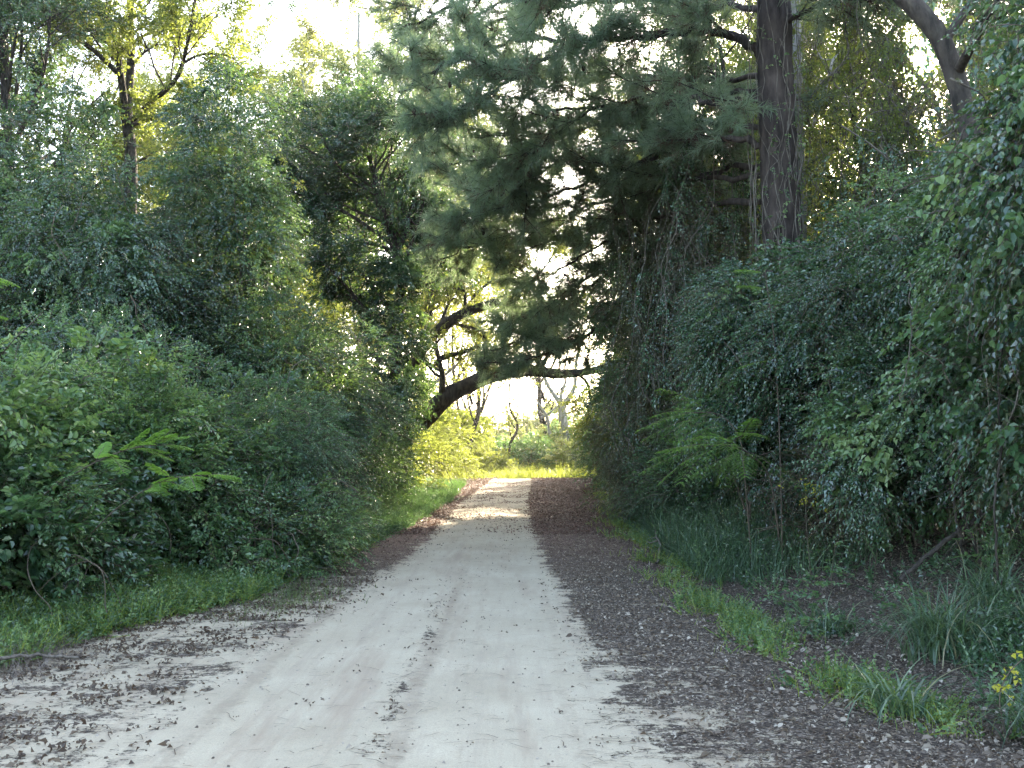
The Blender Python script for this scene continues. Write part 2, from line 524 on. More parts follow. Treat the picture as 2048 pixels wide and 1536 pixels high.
    lit = mix(math_('MULTIPLY', attr('straw'), .85), lit, st)
    # cover mask with fingers raked across the road
    big = nz(1.6, 5, .65, (.75, 2.2, 1))
    fine = nz(15, 6, .85, (.85, 1.25, 1))
    d = math_('ADD', attr('litter'), math_('MULTIPLY', math_('SUBTRACT', big, .5), 1.5))
    d = math_('ADD', d, math_('MULTIPLY', math_('SUBTRACT', fine, .5), 1.9))
    mid_ = nz(4.5, 4, .7, (1, .45, 1))
    d = math_('ADD', d, math_('MULTIPLY', math_('SUBTRACT', mid_, .5), 1.3))
    cover = mr_(d, .5, .60)
    road = mix(cover, sand, lit)
    soil = ramp(nz(6, 6, .7), (.3, (.03, .022, .018)), (.7, (.09, .07, .055)))
    soil = mix(.7, soil, lit)
    sm = mr_(math_('ADD', attr('sand'), math_('MULTIPLY', math_('SUBTRACT', nz(9, 5, .7), .5), .8)), .44, .56)
    col = mix(sm, soil, road)
    Lk(col, pb.inputs['Base Color'])
    pb.inputs['Roughness'].default_value = .95
    pb.inputs['Specular IOR Level'].default_value = .15
    hgt = math_('ADD', math_('MULTIPLY', cover, .35), math_('ADD', math_('MULTIPLY', nz(45, 6, .75), .5), math_('MULTIPLY', nz(7, 4, .6, (1, .3, 1)), .8)))
    bp = N('ShaderNodeBump'); bp.inputs['Strength'].default_value = .5; bp.inputs['Distance'].default_value = .02
    Lk(hgt, bp.inputs['Height']); Lk(bp.outputs[0], pb.inputs['Normal'])
    Lk(pb.outputs[0], out.inputs[0])
    return m


M['ground'] = groundmat()


def ground_object(name, V, F):
    g = G(); g.add(V, F, .5, 0, True)
    o = g.build(name, M['ground'])
    for n, v in zip(('sand', 'litter', 'straw', 'track'), (*masks(V), tracks(V))):
        a = o.data.attributes.new(n, 'FLOAT', 'POINT')
        a.data.foreach_set("value", v.astype(np.float32))
    tag(o, kind='structure')
    return o


xs = np.unique(np.concatenate([np.linspace(-300, -30, 12), np.linspace(-30, -7, 24), np.arange(-7, 9, .1), np.linspace(9, 30, 22), np.linspace(30, 300, 12)]))
ys = np.unique(np.concatenate([np.linspace(-300, -20, 12), np.linspace(-20, 2, 22), np.arange(2, 20, .12), np.arange(20, 60, .4), np.linspace(60, 120, 20), np.linspace(120, 600, 12)]))
V, F = grid(xs, ys)
ground_object('ground', V, F)
# the road sheet, laid over the ground with its edges tucked under it
ys = np.concatenate([np.arange(-6, 3, .3), np.arange(3, 14, .05), np.arange(14, 46, .15)])
U = np.linspace(0, 1, 110)
Y = np.repeat(ys[:, None], len(U), 1)
X = (XLO(Y) - .3) * (1 - U) + (XRO(Y) + .1) * U
e = np.minimum(U, 1 - U)[None] * 110
Z = height(X, Y) + .012 - .05 * np.clip(1 - e / 3.0, 0, 1) - .06 * sstep(44.5, 46, Y)
V = np.stack([X, Y, Z], -1).reshape(-1, 3)
nx, ny = len(U), len(ys)
i, j = np.meshgrid(np.arange(ny - 1), np.arange(nx - 1), indexing='ij')
F = np.stack([i * nx + j, i * nx + j + 1, (i + 1) * nx + j + 1, (i + 1) * nx + j], -1).reshape(-1, 4)
ground_object('dirt_road', V, F)


def onroad(x, y): return height(x, y) + .014


# ---------------------------------------------------------------- litter: real leaves and pine straw
def litter():
    r = np.random.default_rng(5)
    g = G()
    # leaves
    n = 190000
    y = 3.2 + 22 * r.random(n) ** 1.6
    x = -5 + 10 * r.random(n)
    V = np.stack([x, y, 0 * x], -1)
    sand, lit, straw = masks(V)
    den = np.maximum(lit * 1.0, (1 - sand) * .8)
    pat = fbm(np.stack([x * .8, y * 3, 0 * x], -1), 1.3, 9)
    pr = np.where(den > .6, den, den * np.clip((pat - .42) * 5, 0, 1.3))
    pr = np.where(x < XLI(y) + .1, pr * .75, pr)
    keep = (r.random(n) < pr) | (r.random(n) < .0022)
    x, y = x[keep], y[keep]; n = len(x)
    P = np.stack([x, y, onroad(x, y) + .002 + .012 * r.random(n)], -1)
    a = r.random(n) * 6.283
    D = np.stack([np.cos(a), np.sin(a), .35 * r.normal(size=n)], -1)
    Nn = np.stack([.5 * r.normal(size=n), .5 * r.normal(size=n), np.ones(n)], -1)
    L = .013 + .026 * r.random(n) ** 2
    leaves(g, P, D, Nn, L, L * (.35 + .45 * r.random(n)), np.clip(r.random(n) ** .9 + .1 * r.normal(size=n), 0, 1), 0, False, .35, .35 * r.random((n, 1)))
    o = g.build('leaf_litter', M['deadleaf']); tag(o, 'brown dead leaves strewn over the road edges and verges', 'leaf litter', kind='stuff')
    g = G(); n = 60000
    y = 17 + 26 * r.random(n); x = XLO(y) + (XRO(y) - XLO(y)) * r.random(n)
    V = np.stack([x, y, 0 * x], -1); sand, lit, straw = masks(V)
    pat = fbm(np.stack([x * .8, y * 1.5, 0 * x], -1), 1.3, 19)
    keep = r.random(n) < np.where(lit > .6, .9, lit * np.clip((pat - .45) * 6, 0, 1))
    x, y = x[keep], y[keep]; n = len(x)
    P = np.stack([x, y, onroad(x, y) + .004 + .02 * r.random(n)], -1); a = r.random(n) * 6.283
    L = .03 + .05 * r.random(n)
    leaves(g, P, np.stack([np.cos(a), np.sin(a), .5 * r.normal(size=n)], -1), np.stack([.6 * r.normal(size=n), .6 * r.normal(size=n), np.ones(n)], -1), L, L * .35, .7 * r.random(n), 0, False, .35, .3)
    o = g.build('far_leaf_litter', M['redlitter']); tag(o, 'reddish brown litter over the far stretch of road', 'leaf litter', kind='stuff')
    # pebbles
    g = G(); n = 1500
    y = 3.3 + 12 * r.random(n) ** 1.5; x = XLO(y) + .3 + (XRI(y) + .3 - XLO(y)) * r.random(n)
    s_ = .0025 + .007 * r.random(n) ** 3
    c_ = np.stack([x, y, onroad(x, y)], -1)
    o_ = np.array([[-1, -1, -.3], [1, -1, -.3], [1, 1, -.3], [-1, 1, -.3], [-.6, -.6, .7], [.6, -.6, .7], [.6, .6, .7], [-.6, .6, .7]])
    V = c_[:, None] + (o_[None] * (.6 + .7 * r.random((n, 8, 3)))) * s_[:, None, None]
    q_ = np.array([[4, 5, 6, 7], [0, 1, 5, 4], [1, 2, 6, 5], [2, 3, 7, 6], [3, 0, 4, 7]])
    g.add(V, (np.arange(n)[:, None, None] * 8 + q_[None]).reshape(-1, 4), np.repeat(r.random(n), 8), 0, True)
    o = g.build('pebbles', M['palelitter']); tag(o, 'tiny pebbles and clods on the sandy track', 'pebbles', kind='stuff')
    # larger pale leaves in the right foreground and in the ditch
    g = G(); n = 6000
    y = 3.4 + 9 * r.random(n) ** 1.3
    x = XRO(y) - 1.4 + 3.6 * r.random(n)
    keep = r.random(n) < (.25 + .75 * np.exp(-((x - XRO(y) - .6) / .5) ** 2)) * sstep(12, 7, y)
    x, y = x[keep], y[keep]; n = len(x)
    P = np.stack([x, y, onroad(x, y) + .01 + .03 * r.random(n)], -1)
    a = r.random(n) * 6.283
    D = np.stack([np.cos(a), np.sin(a), .3 * r.normal(size=n)], -1)
    Nn = np.stack([.5 * r.normal(size=n), .5 * r.normal(size=n), np.ones(n)], -1)
    L = .025 + .035 * r.random(n)
    leaves(g, P, D, Nn, L, L * .6, r.random(n), 0, True, .2, .3 * r.random((n, 1)))
    o = g.build('pale_leaf_litter', M['palelitter']); tag(o, 'larger pale curled dead leaves along the right ditch', 'leaf litter', kind='stuff')
    # clumps of dark curled leaves on the sandy left shoulder
    g = G(); k = 260
    yc = 4.2 + 8 * r.random(k) ** 1.3; xc = XLI(yc) - .05 + (XLO(yc) - XLI(yc)) * r.random(k) ** .8
    cnt = r.integers(6, 30, k)
    ids = np.repeat(np.arange(k), cnt); n = len(ids)
    x = xc[ids] + .10 * r.normal(size=n) * (1 + (r.random(k) < .3) * 1.0)[ids]; y = yc[ids] + .045 * r.normal(size=n)
    P = np.stack([x, y, onroad(x, y) + .02 * r.random(n)], -1)
    a = r.random(n) * 6.283
    D = np.stack([np.cos(a), np.sin(a), .5 * r.normal(size=n)], -1)
    Nn = np.stack([.8 * r.normal(size=n), .8 * r.normal(size=n), np.ones(n)], -1)
    L = .02 + .035 * r.random(n)
    leaves(g, P, D, Nn, L, L * .6, .45 * r.random(n), 0, False, .4, .4 * r.random((n, 1)))
    o = g.build('leaf_clumps', M['deadleaf']); tag(o, 'dark curled leaf clumps on the sandy left shoulder', 'leaf litter', kind='stuff')
    # pine straw and twigs lying on the sand
    g = G(); n = 16000
    y = 3.3 + 20 * r.random(n) ** 1.7; x = -4.4 + 7.2 * r.random(n)
    V = np.stack([x, y, 0 * x], -1); sand, lit, straw = masks(V)
    keep = (sand > .5) & (r.random(n) < .12 + .9 * lit + .4 * np.exp(-((x - XRI(y)) / .25) ** 2))
    x, y = x[keep], y[keep]; n = len(x)
    L = .05 + .13 * r.random(n) ** 1.5
    a = r.normal(size=n) * .6 + np.where(r.random(n) < .5, 0, math.pi)
    P = np.stack([x, y, onroad(x, y) + .006], -1)
    D = np.stack([np.cos(a), np.sin(a), 0 * a], -1); S = np.stack([-np.sin(a), np.cos(a), 0 * a], -1)
    w = .0016 + .0012 * r.random(n)[:, None]; bn = (.12 * r.normal(size=n) * L)[:, None]
    m_ = P + D * L[:, None] * .5 + S * bn + np.array([0, 0, .004]); e_ = P + D * L[:, None]
    Vv = np.stack([P - S * w, P + S * w, m_ + S * w, m_ - S * w, e_ + S * w * .5, e_ - S * w * .5], 1)
    b = np.arange(n)[:, None] * 6
    g.add(Vv, np.concatenate([b + np.array([0, 1, 2, 3]), b + np.array([3, 2, 4, 5])], 0), np.repeat(.4 * r.random(n), 6))
    o = g.build('pine_straw', M['deadleaf']); tag(o, 'thin brown pine needles and twigs scattered over the sand', 'pine straw', kind='stuff')
    # small dark leaves and pebbles dotted on the wheel tracks
    g = G(); n = 130
    y = 3.6 + 14 * r.random(n) ** 1.5; x = XLI(y) + (XRI(y) - XLI(y)) * r.random(n)
    ids = np.repeat(np.arange(n), 3); k = len(ids)
    P = np.stack([x[ids] + .012 * r.normal(size=k), y[ids] + .012 * r.normal(size=k), 0 * x[ids]], -1); P[:, 2] = onroad(P[:, 0], P[:, 1]) + .004
    a = r.random(k) * 6.283
    D = np.stack([np.cos(a), np.sin(a), .6 * r.normal(size=k)], -1)
    L = .008 + .022 * r.random(n)[ids] ** 2
    leaves(g, P, D, np.stack([r.normal(size=k), r.normal(size=k), np.ones(k)], -1), L, L * .7, .3 * r.random(k), 0, False, .4, .4)
    o = g.build('stray_leaves', M['deadleaf']); tag(o, 'stray dark leaves on the pale wheel tracks', 'leaf litter', kind='stuff')


litter()


# ---------------------------------------------------------------- verges of grass and weeds (ground cover)
def field(name, label, mats, fn, n, y0, y1, seed, Lr, W, lean, bend, yp=1.0, seg=3, weeds=0, wl=.05):
    r = np.random.default_rng(seed); g = G()
    y = y0 + (y1 - y0) * r.random(n) ** yp
    x, pr, hs = fn(y, r)
    k = r.random(len(x)) < pr
    x, y, hs = x[k], y[k], hs[k]; n = len(x)
    P = np.stack([x, y, height(x, y) - .01], -1)
    hs = hs * (.6 + .8 * fbm(P, 1.1, seed))
    blades(g, P, r.random(n) * 6.283, (Lr[0] + (Lr[1] - Lr[0]) * r.random(n)) * hs, W * (.7 + .6 * r.random(n)) * np.clip(y / 9, .8, 3), lean * r.random(n), bend * (.4 + r.random(n)),
           np.clip(.5 + .5 * (fbm(P, 2.0, seed + 1) - .5) + .4 * (r.random(n) - .5), 0, 1), 0, seg)
    if weeds:
        y = y0 + (y1 - y0) * r.random(weeds) ** yp
        x, pr, hs = fn(y, r)
        k = r.random(len(x)) < pr
        x, y, hs = x[k], y[k], hs[k]; n = len(x)
        P = np.stack([x, y, height(x, y)], -1)
        D = np.stack([.55 * r.normal(size=n), .55 * r.normal(size=n), np.ones(n)], -1)
        for ext in range(2):
            sprays(g, P, D + .4 * r.normal(size=(n, 3)), 9, (Lr[0] + .6 * (Lr[1] - Lr[0])) * hs.mean(), wl, wl * .6, .1, 60, .5, 0, mat=1, twigmat=0, r=r)
    o = g.build(name, mats); tag(o, label, 'grass' if not weeds else 'weeds', kind='stuff')
    return o


def vergeL(y, r):
    b = r.random(len(y)) ** .8
    x = XLO(y) + .12 - b * 1.3 + .12 * (noise(np.stack([y, y * 0, y * 0], -1), 1.5) - .5)
    return x, .95 * np.ones(len(y)), .45 + .9 * b


field('verge_grass', 'bright green grass along the left road edge', [M['sungrass'], M['bright']], vergeL, 17000, 4.5, 16, 21, (.10, .34), .007, .7, 1.4, 1.5, 3, 7500, .045)

field('verge_weeds', 'dull blue green weeds along the far left road edge', [M['bluegrass'], M['thicket']], vergeL, 11000, 15, 36, 27, (.12, .36), .007, .7, 1.4, 1.0, 3, 3000, .05)


def patchL(y, r):
    x = -2.35 + .28 * r.normal(size=len(y)) + .0 * y
    return x, np.exp(-((y - 10.2) / .9) ** 2), np.ones(len(y)) * .7


field('grass_patch', 'low grass patch spilling onto the left shoulder', [M['grass']], patchL, 5000, 8.5, 12, 22, (.08, .2), .006, .9, 1.2)


def vergeR(y, r):
    b = r.normal(size=len(y)) * .2
    x = XRO(y) + .24 + b * 1.15
    pt = sstep(.42, .62, fbm(np.stack([x, y, 0 * x], -1), 1.7, 31))
    return x, pt * np.where(y < 13, .9, .7) * sstep(5.2, 6.6, y), np.interp(y, [5, 9, 14, 40], [.8, .8, 1, 1.2])


field('verge_weeds', 'yellow green weeds in a strip along the right ditch', [M['sungrass'], M['bright']], vergeR, 10500, 5.2, 36, 23, (.08, .24), .006, .9, 1.2, 1.5, 3, 3000, .035)


def bandR(y, r):
    b = r.random(len(y))
    x = XRO(y) + .55 + 1.5 * b + np.where(y < 12, .5, 0)
    return x, sstep(10.5, 14, y) * .9, np.interp(y, [9, 14, 22, 40], [.8, 1.1, 1.3, 1.3])


field('tall_grass', 'blue green arching grass below the right thicket', [M['bluegrass'], M['thicket']], bandR, 30000, 9, 40, 24, (.25, .62), .008, .6, 1.5, 1.3, 4, 3500, .045)


def farfield(y, r):
    x = -9 + 20 * r.random(len(y))
    road = (x < XRO(y) + .1) & (x > XLO(y) - .1) & (y < 45.5)
    return x, np.where(road, 0, 1.0), np.interp(y, [42, 47, 52, 60], [.7, 1, 1.5, 2.0])


field('clearing_grass', 'sunlit yellow green grass in the clearing beyond the road crest', [M['sungrass'], M['oak']], farfield, 42000, 43, 66, 25, (.25, .6), .010, .4, .8, 1.0, 3, 4500, .07)


def floorR(y, r):
    x = XRO(y) + .9 + 2.6 * r.random(len(y))
    return x, .85 * sstep(.46, .6, fbm(np.stack([x, y, 0 * x], -1), .8, 77)) * sstep(11.5, 8, y) + .03, np.ones(len(y))


field('bank_weeds', 'leafy ground plants on the shaded right bank', [M['bluegrass'], M['thicket']], floorR, 3500, 4.2, 13, 26, (.12, .35), .006, .8, 1.2, 1.0, 3, 5200, .05)


# ---------------------------------------------------------------- plants: thickets
def mound(name, label, c, rx, ry, z0, z1, n, mat, leaf=(.055, .035), L=.32, nl=11, seed=1, droop=.3, ldroop=.25, up=.15, lump=.45, hi=False,
          group=None, shoots=14, cat='shrub', taper=1.0, freq=1.0, stems=9, pw_=2.0, clump=1.0, wisps=12, mat2=None):
    """a thicket: leafy twigs in a deep ragged shell round a tangle of stems"""
    r = np.random.default_rng(seed)
    base = empty(name, (c[0], c[1], hz(c[0], c[1])), label, cat, group)
    g = G()
    cd = unit(np.array([-c[0], -c[1], 0.0]))
    zc, rz = (z0 + z1) / 2, (z1 - z0) / 2
    R3 = np.array([rx, ry, rz])
    rc = (.24 + .009 * c[1]) * clump
    area = 4 * math.pi * (((rx * ry) ** 1.6 + (rx * rz) ** 1.6 + (ry * rz) ** 1.6) / 3) ** .625
    nc = int(area / rc ** 2 * .62) + 6

    def surf(u, depth):
        su = u * R3 + seed * 7.3
        k = 1 + lump * 2.4 * (noise(su, freq * .8, seed) - .5) + lump * 1.2 * (noise(su, freq * 2.2, seed + 2) - .5)
        q = np.abs(u) ** (2 / pw_) * np.sign(u)
        s = q * R3
        if taper != 1.0:
            s[:, :2] *= (1 + (taper - 1) * (q[:, 2:3] + 1) / 2)
        return np.array([c[0], c[1], zc]) + s * (k * depth)[:, None]

    u = unit(r.normal(size=(nc * 3, 3)))
    u = u[r.random(len(u)) < np.clip(.7 + .6 * (u @ cd), .22, 1)][:nc]
    C = surf(u, 1.02 - .34 * r.random(len(u)) ** 1.3)
    nrm = unit(u / R3)
    C = C[:]; gzc = height(C[:, 0], C[:, 1]); C[:, 2] = np.maximum(C[:, 2], gzc + .1)
    id_ = r.integers(0, len(C), n)
    cs = rc * (.55 + .8 * r.random(len(C)))[id_][:, None]
    v = unit(r.normal(size=(n, 3)) + .9 * nrm[id_] + np.array([0, 0, .35]))
    P = C[id_] + v * cs * np.array([1.15, 1.15, .8]) * (.25 + .75 * r.random((n, 1)) ** .6)
    D = v + .35 * nrm[id_] + .35 * r.normal(size=v.shape) + np.array([0, 0, up])
    ctone = r.random(len(C))
    tone = np.clip(.5 + .5 * (ctone[id_] - .5) + .8 * (fbm(P, .9, seed + 3) - .5) + .2 * (r.random(n) - .5), 0, 1)
    lsz = (.75 + .6 * r.random(len(C)))[id_][:, None]
    # leaves deep inside, the shade there put into their darker tones
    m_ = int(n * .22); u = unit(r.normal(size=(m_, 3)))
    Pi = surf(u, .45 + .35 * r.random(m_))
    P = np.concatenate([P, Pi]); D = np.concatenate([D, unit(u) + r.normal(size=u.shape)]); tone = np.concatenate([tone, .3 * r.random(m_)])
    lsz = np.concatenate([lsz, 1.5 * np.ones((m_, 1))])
    gz = height(P[:, 0], P[:, 1]); P[:, 2] = np.maximum(P[:, 2], gz + .04 + .1 * r.random(len(P)))
    kind = r.random(len(C)); kd = np.concatenate([kind[id_], np.zeros(m_)])
    k0 = kd < .62; k1 = (kd >= .62) & (kd < .84); k2 = kd >= .84
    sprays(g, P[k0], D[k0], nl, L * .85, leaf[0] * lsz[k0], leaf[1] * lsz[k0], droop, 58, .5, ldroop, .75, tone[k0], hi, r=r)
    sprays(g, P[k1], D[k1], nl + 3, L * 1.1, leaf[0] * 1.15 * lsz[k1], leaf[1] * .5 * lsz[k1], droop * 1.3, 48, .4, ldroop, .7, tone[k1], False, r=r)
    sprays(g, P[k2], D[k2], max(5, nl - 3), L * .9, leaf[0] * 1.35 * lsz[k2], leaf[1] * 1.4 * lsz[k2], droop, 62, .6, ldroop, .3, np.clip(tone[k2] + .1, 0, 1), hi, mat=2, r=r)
    # bare stems wandering over the surface
    for i in range(wisps):
        a0 = unit(r.normal(size=3) + cd * .9 + np.array([0, 0, .4])); p = surf(a0[None], np.array([1.05]))[0]
        p[2] = max(p[2], hz(p[0], p[1]) + .3)
        d = unit(r.normal(size=3) + np.array([0, 0, .3])); pts = [p]
        for s_ in range(7):
            d = unit(d + .35 * r.normal(size=3) - np.array([0, 0, .12])); pts.append(pts[-1] + d * .16)
        tube(g, smooth_path(pts, 3), .0035 + .0004 * c[1] * .5, 3, 1)
    # long ragged shoots
    for i in range(shoots):
        a = unit(r.normal(size=3) + cd * .8 + np.array([0, 0, .6]))
        p = np.array([c[0], c[1], zc]) + np.sign(a) * np.abs(a) ** (2 / pw_) * np.array([rx, ry, rz]) * (1 + .1 * r.random())
        p[2] = max(p[2], hz(p[0], p[1]) + .2)
        d = unit(a + .5 * r.normal(size=3) + np.array([0, 0, .6]))
        pts = [p]; ln = .25 + .5 * r.random()
        for s_ in range(5):
            d = unit(d + .25 * r.normal(size=3) - np.array([0, 0, .28])); pts.append(pts[-1] + d * ln / 4)
        tube(g, pts, np.linspace(.005, .002, 6), 3, 1)
        pts = np.array(pts); t = np.linspace(0, 4.99, 12); ii = t.astype(int)
        Pp = pts[ii] + (pts[ii + 1] - pts[ii]) * (t - ii)[:, None]
        sprays(g, Pp, (pts[ii + 1] - pts[ii]) + .05 * r.normal(size=Pp.shape), 4, .12, leaf[0] * 1.1, leaf[1] * 1.1, .3, 60, .5, .2, tone=np.clip(.75 + .2 * r.random(12), 0, 1), hi=hi, r=r)
    g.build('foliage', [mat, M['twig'], mat2 or (M['bright'] if mat in (M['dark'], M['thicket']) else M['thicket'] if mat in (M['bright'], M['brownvine']) else mat)], base)
    g = G()
    for i in range(stems):
        a = 6.283 * i / stems + r.random()
        b = np.array([c[0] + .25 * rx * math.cos(a), c[1] + .25 * ry * math.sin(a), 0]); b[2] = hz(b[0], b[1]) - .05
        e_ = np.array([c[0] + .75 * rx * math.cos(a), c[1] + .75 * ry * math.sin(a), z0 + (z1 - z0) * (.5 + .35 * r.random())])
        mid = (b + e_) / 2 + np.array([.15 * r.normal(), .15 * r.normal(), .2])
        pth = smooth_path([b, mid, e_], 5)
        tube(g, pth, np.linspace(.022, .006, len(pth)), 5, 0)
        for q_ in range(4):
            i0 = r.integers(3, len(pth) - 1); d = unit(r.normal(size=3) + np.array([0, 0, .4])) * (.3 + .4 * r.random())
            tube(g, [pth[i0], pth[i0] + d * .5 + .05 * r.normal(size=3), pth[i0] + d], [.008, .005, .003], 4, 0)
    g.build('stem', [M['twig']], base)
    return base


# ---------------------------------------------------------------- trees
def grow(r, p, d, L, r0, lev, maxlev, out, nch=4, spread=.7, up=.15, wob=.12, seg=6, ratio=.62):
    pts = [np.array(p, float)]; d = unit(np.array(d, float))
    for s in range(seg):
        d = unit(d + wob * r.normal(size=3) + np.array([0, 0, up * .3]))
        pts.append(pts[-1] + d * L / seg)
    pts = np.array(pts); rad = np.linspace(r0, r0 * .45, seg + 1)
    out.append((pts, rad, lev))
    if lev >= maxlev: return
    for i in range(nch):
        t = .3 + .7 * (i + r.random()) / nch
        k = min(int(t * seg), seg - 1)
        b = pts[k] + (pts[k + 1] - pts[k]) * (t * seg - k)
        ax = unit(np.cross(d, r.normal(size=3)))
        dd = unit(unit(pts[k + 1] - pts[k]) * (1 - spread * .5) + ax * spread + np.array([0, 0, up]))
        grow(r, b, dd, L * ratio * (.7 + .5 * r.random()), max(rad[k] * .55, .004), lev + 1, maxlev, out, nch, spread, up, wob * 1.2, max(3, seg - 1), ratio)


def twig_points(br, lev, per_m, r, jitter=.08):
    P, D = [], []
    for pts, rad, l in br:
        if l < lev: continue
        seg = pts[1:] - pts[:-1]; ln = np.linalg.norm(seg, axis=1)
        n = max(1, int(ln.sum() * per_m + r.random()))
        k = r.integers(0, len(seg), n); t = r.random(n)[:, None]
        P.append(pts[k] + seg[k] * t); D.append(unit(seg[k]) + .8 * r.normal(size=(n, 3)))
    P = np.concatenate(P); D = np.concatenate(D)
    return P + jitter * r.normal(size=P.shape), D


def tree(name, label, base, limbs, mat, bark, seed, leaf=(.07, .045), L=.35, nl=9, per_m=9, maxlev=3, nch=5, spread=.75, up=.15, ratio=.58,
         group=None, droop=.15, first=1, crown_lev=2, sides=8, cat='tree', thin=None, tr=0.12, tonebias=0.0, klen=.45, wob=.12):
    """limbs: list of (points, r0, r1, grow?) ; branches sprout from those with grow > 0"""
    r = np.random.default_rng(seed)
    root = empty(name, base, label, cat, group)
    g = G(); br = []
    for pts, r0, r1, gr in limbs:
        pth = smooth_path(pts, 6)
        tube(g, pth, np.linspace(r0, r1, len(pth)), sides, 0, bump=.12)
        ln = np.linalg.norm(np.diff(pth, axis=0), axis=1).sum()
        for i in range(gr):
            t = .25 + .75 * (i + r.random()) / gr
            k = min(int(t * (len(pth) - 1)), len(pth) - 2)
            d0 = unit(pth[k + 1] - pth[k]); ax = unit(np.cross(d0, r.normal(size=3)))
            grow(r, pth[k], d0 * .5 + ax * spread + np.array([0, 0, up]), ln * klen * (.6 + .6 * r.random()), max(.02, (r0 + (r1 - r0) * t) * .45), 1, maxlev, br, nch, spread, up, wob, 6, ratio)
    for pts, rad, l in br:
        tube(g, pts, rad, 5 if l < 3 else 3, 0)
    g.build('trunk', [bark], root)
    g = G()
    P, D = twig_points(br, crown_lev, per_m, r)
    if thin is not None:
        k = thin(P, r); P, D = P[k], D[k]
    hl = noise(P, 1.15, seed + 5) * .6 + noise(P, 2.7, seed + 6) * .4
    kp = r.random(len(P)) < np.clip((hl - .40) * 7, .04, 1)
    P, D = P[kp], D[kp]
    tone = np.clip(.5 + tonebias + .9 * (fbm(P, .8, seed) - .5) + .35 * (r.random(len(P)) - .5), 0, 1)
    sprays(g, P, D, nl, L, leaf[0], leaf[1], droop, 55, .6, .25, .35, tone, r=r)
    g.build('crown', [mat, M['twig']], root)
    return root


def leafpatch(g, c, rad, n, r, leaf, mat=0, L=.25, nl=8, tone=.6):
    P = np.array(c) + unit(r.normal(size=(n, 3))) * (r.random((n, 1)) ** .5) * np.array(rad)
    sprays(g, P, r.normal(size=(n, 3)), nl, L, leaf[0], leaf[1], .3, 55, .5, .3, tone=np.clip(tone + .2 * r.normal(size=n), 0, 1), mat=mat, r=r)


#SECTION_PLANTS
# ================================================================ LEFT SIDE
def gp(px, d, py=None):
    """ground point below pixel column px at distance d"""
    x = (px - 1024) / FPX * d
    return (x, d, hz(x, d))


# near shrubs along the left road edge
mound('leafy_shrub', 'bright leafy shrub tangle at the left edge of the photo, nearest the camera', (-5.45, 9.9), 1.15, 1.5, -.2, 2.15, 3000, M['bright'], (.078, .055), .36, 9, 31, shoots=22, group='roadside shrubs on the left', hi=True, lump=.5)
mound('leafy_shrub', 'low green shrub spilling over the grass verge in the left foreground', (-4.85, 9.5), .70, 1.0, -.2, 1.15, 1500, M['thicket'], (.070, .048), .30, 9, 32, shoots=12, group='roadside shrubs on the left', hi=True)
mound('leafy_shrub', 'broad rounded shrub with pale vine shoots trailing over its top', (-4.45, 11.9), 1.25, 1.4, -.2, 2.3, 3900, M['bright'], (.062, .042), .34, 10, 33, shoots=26, group='roadside shrubs on the left', lump=.5)
mound('leafy_shrub', 'shrub of fine arching sprays between the pale topped shrub and the dark one', (-3.75, 14.0), 1.2, 1.5, -.2, 2.35, 4600, M['thicket'], (.042, .026), .38, 14, 34, up=.0, shoots=20, group='roadside shrubs on the left', droop=.5)
mound('leafy_shrub', 'low weeds shrub leaning onto the shoulder below the fine sprays', (-3.15, 12.3), .6, 1.3, -.2, .85, 1600, M['bright'], (.045, .03), .26, 10, 35, shoots=10, group='roadside shrubs on the left')
mound('dark_shrub', 'tall dark shrub with layered side branches leaning over the road edge', (-4.05, 18.2), 1.7, 2.0, -.2, 4.1, 6000, M['dark'], (.05, .032), .42, 12, 36, up=-.1, shoots=26, group='roadside shrubs on the left', droop=.4)
mound('dark_shrub', 'dark rounded shrub under the trees further along the left edge', (-4.2, 23.5), 1.5, 2.2, -.2, 2.5, 4200, M['thicket'], (.06, .038), .42, 10, 37, shoots=14, group='roadside shrubs on the left')
mound('leafy_shrub', 'sunny yellow green shrub below the leaning oak limb', (-4.6, 31.5), 1.7, 2.4, -.3, 2.1, 3600, M['tree'], (.085, .055), .5, 9, 38, shoots=14, group='roadside shrubs on the left', lump=.6)
mound('leafy_shrub', 'narrow sunlit shrub standing at the left end of the road crest', (-3.9, 39.5), 1.4, 2.0, -.3, 2.3, 2600, M['tree'], (.09, .06), .5, 9, 39, shoots=12, group='roadside shrubs on the left', lump=.6)
mound('leafy_shrub', 'deep shrub filling the gap behind the pale topped shrub', (-6.2, 13.6), 1.8, 1.7, -.2, 2.9, 3600, M['thicket'], (.055, .035), .34, 10, 40, shoots=14, group='roadside shrubs on the left')

# the wall of vines behind them
mound('vine_covered_tree', 'tree buried in dark vines at the left edge, like a green wall', (-9.6, 17.5), 2.2, 2.2, -.2, 7.8, 7500, M['dark'], (.062, .046), .36, 11, 41, up=-.25, ldroop=.5, droop=.5, group='vine covered trees on the left', taper=.8, pw_=2.6, lump=.4, cat='tree', freq=.8)
mound('vine_covered_tree', 'rounded dome of blue green vines, second from the left edge', (-7.0, 16.4), 1.7, 1.8, -.2, 6.0, 7500, M['dark'], (.060, .044), .36, 11, 42, up=-.25, ldroop=.5, droop=.5, group='vine covered trees on the left', taper=.75, pw_=2.5, lump=.4, cat='tree', freq=.8)
mound('vine_covered_tree', 'tall column of hanging vines right of the dark cleft in the green wall', (-5.25, 18.3), 1.25, 1.7, -.2, 7.1, 6800, M['dark'], (.060, .044), .38, 11, 43, up=-.25, ldroop=.5, droop=.5, group='vine covered trees on the left', taper=.7, pw_=2.5, lump=.42, cat='tree', freq=.9)
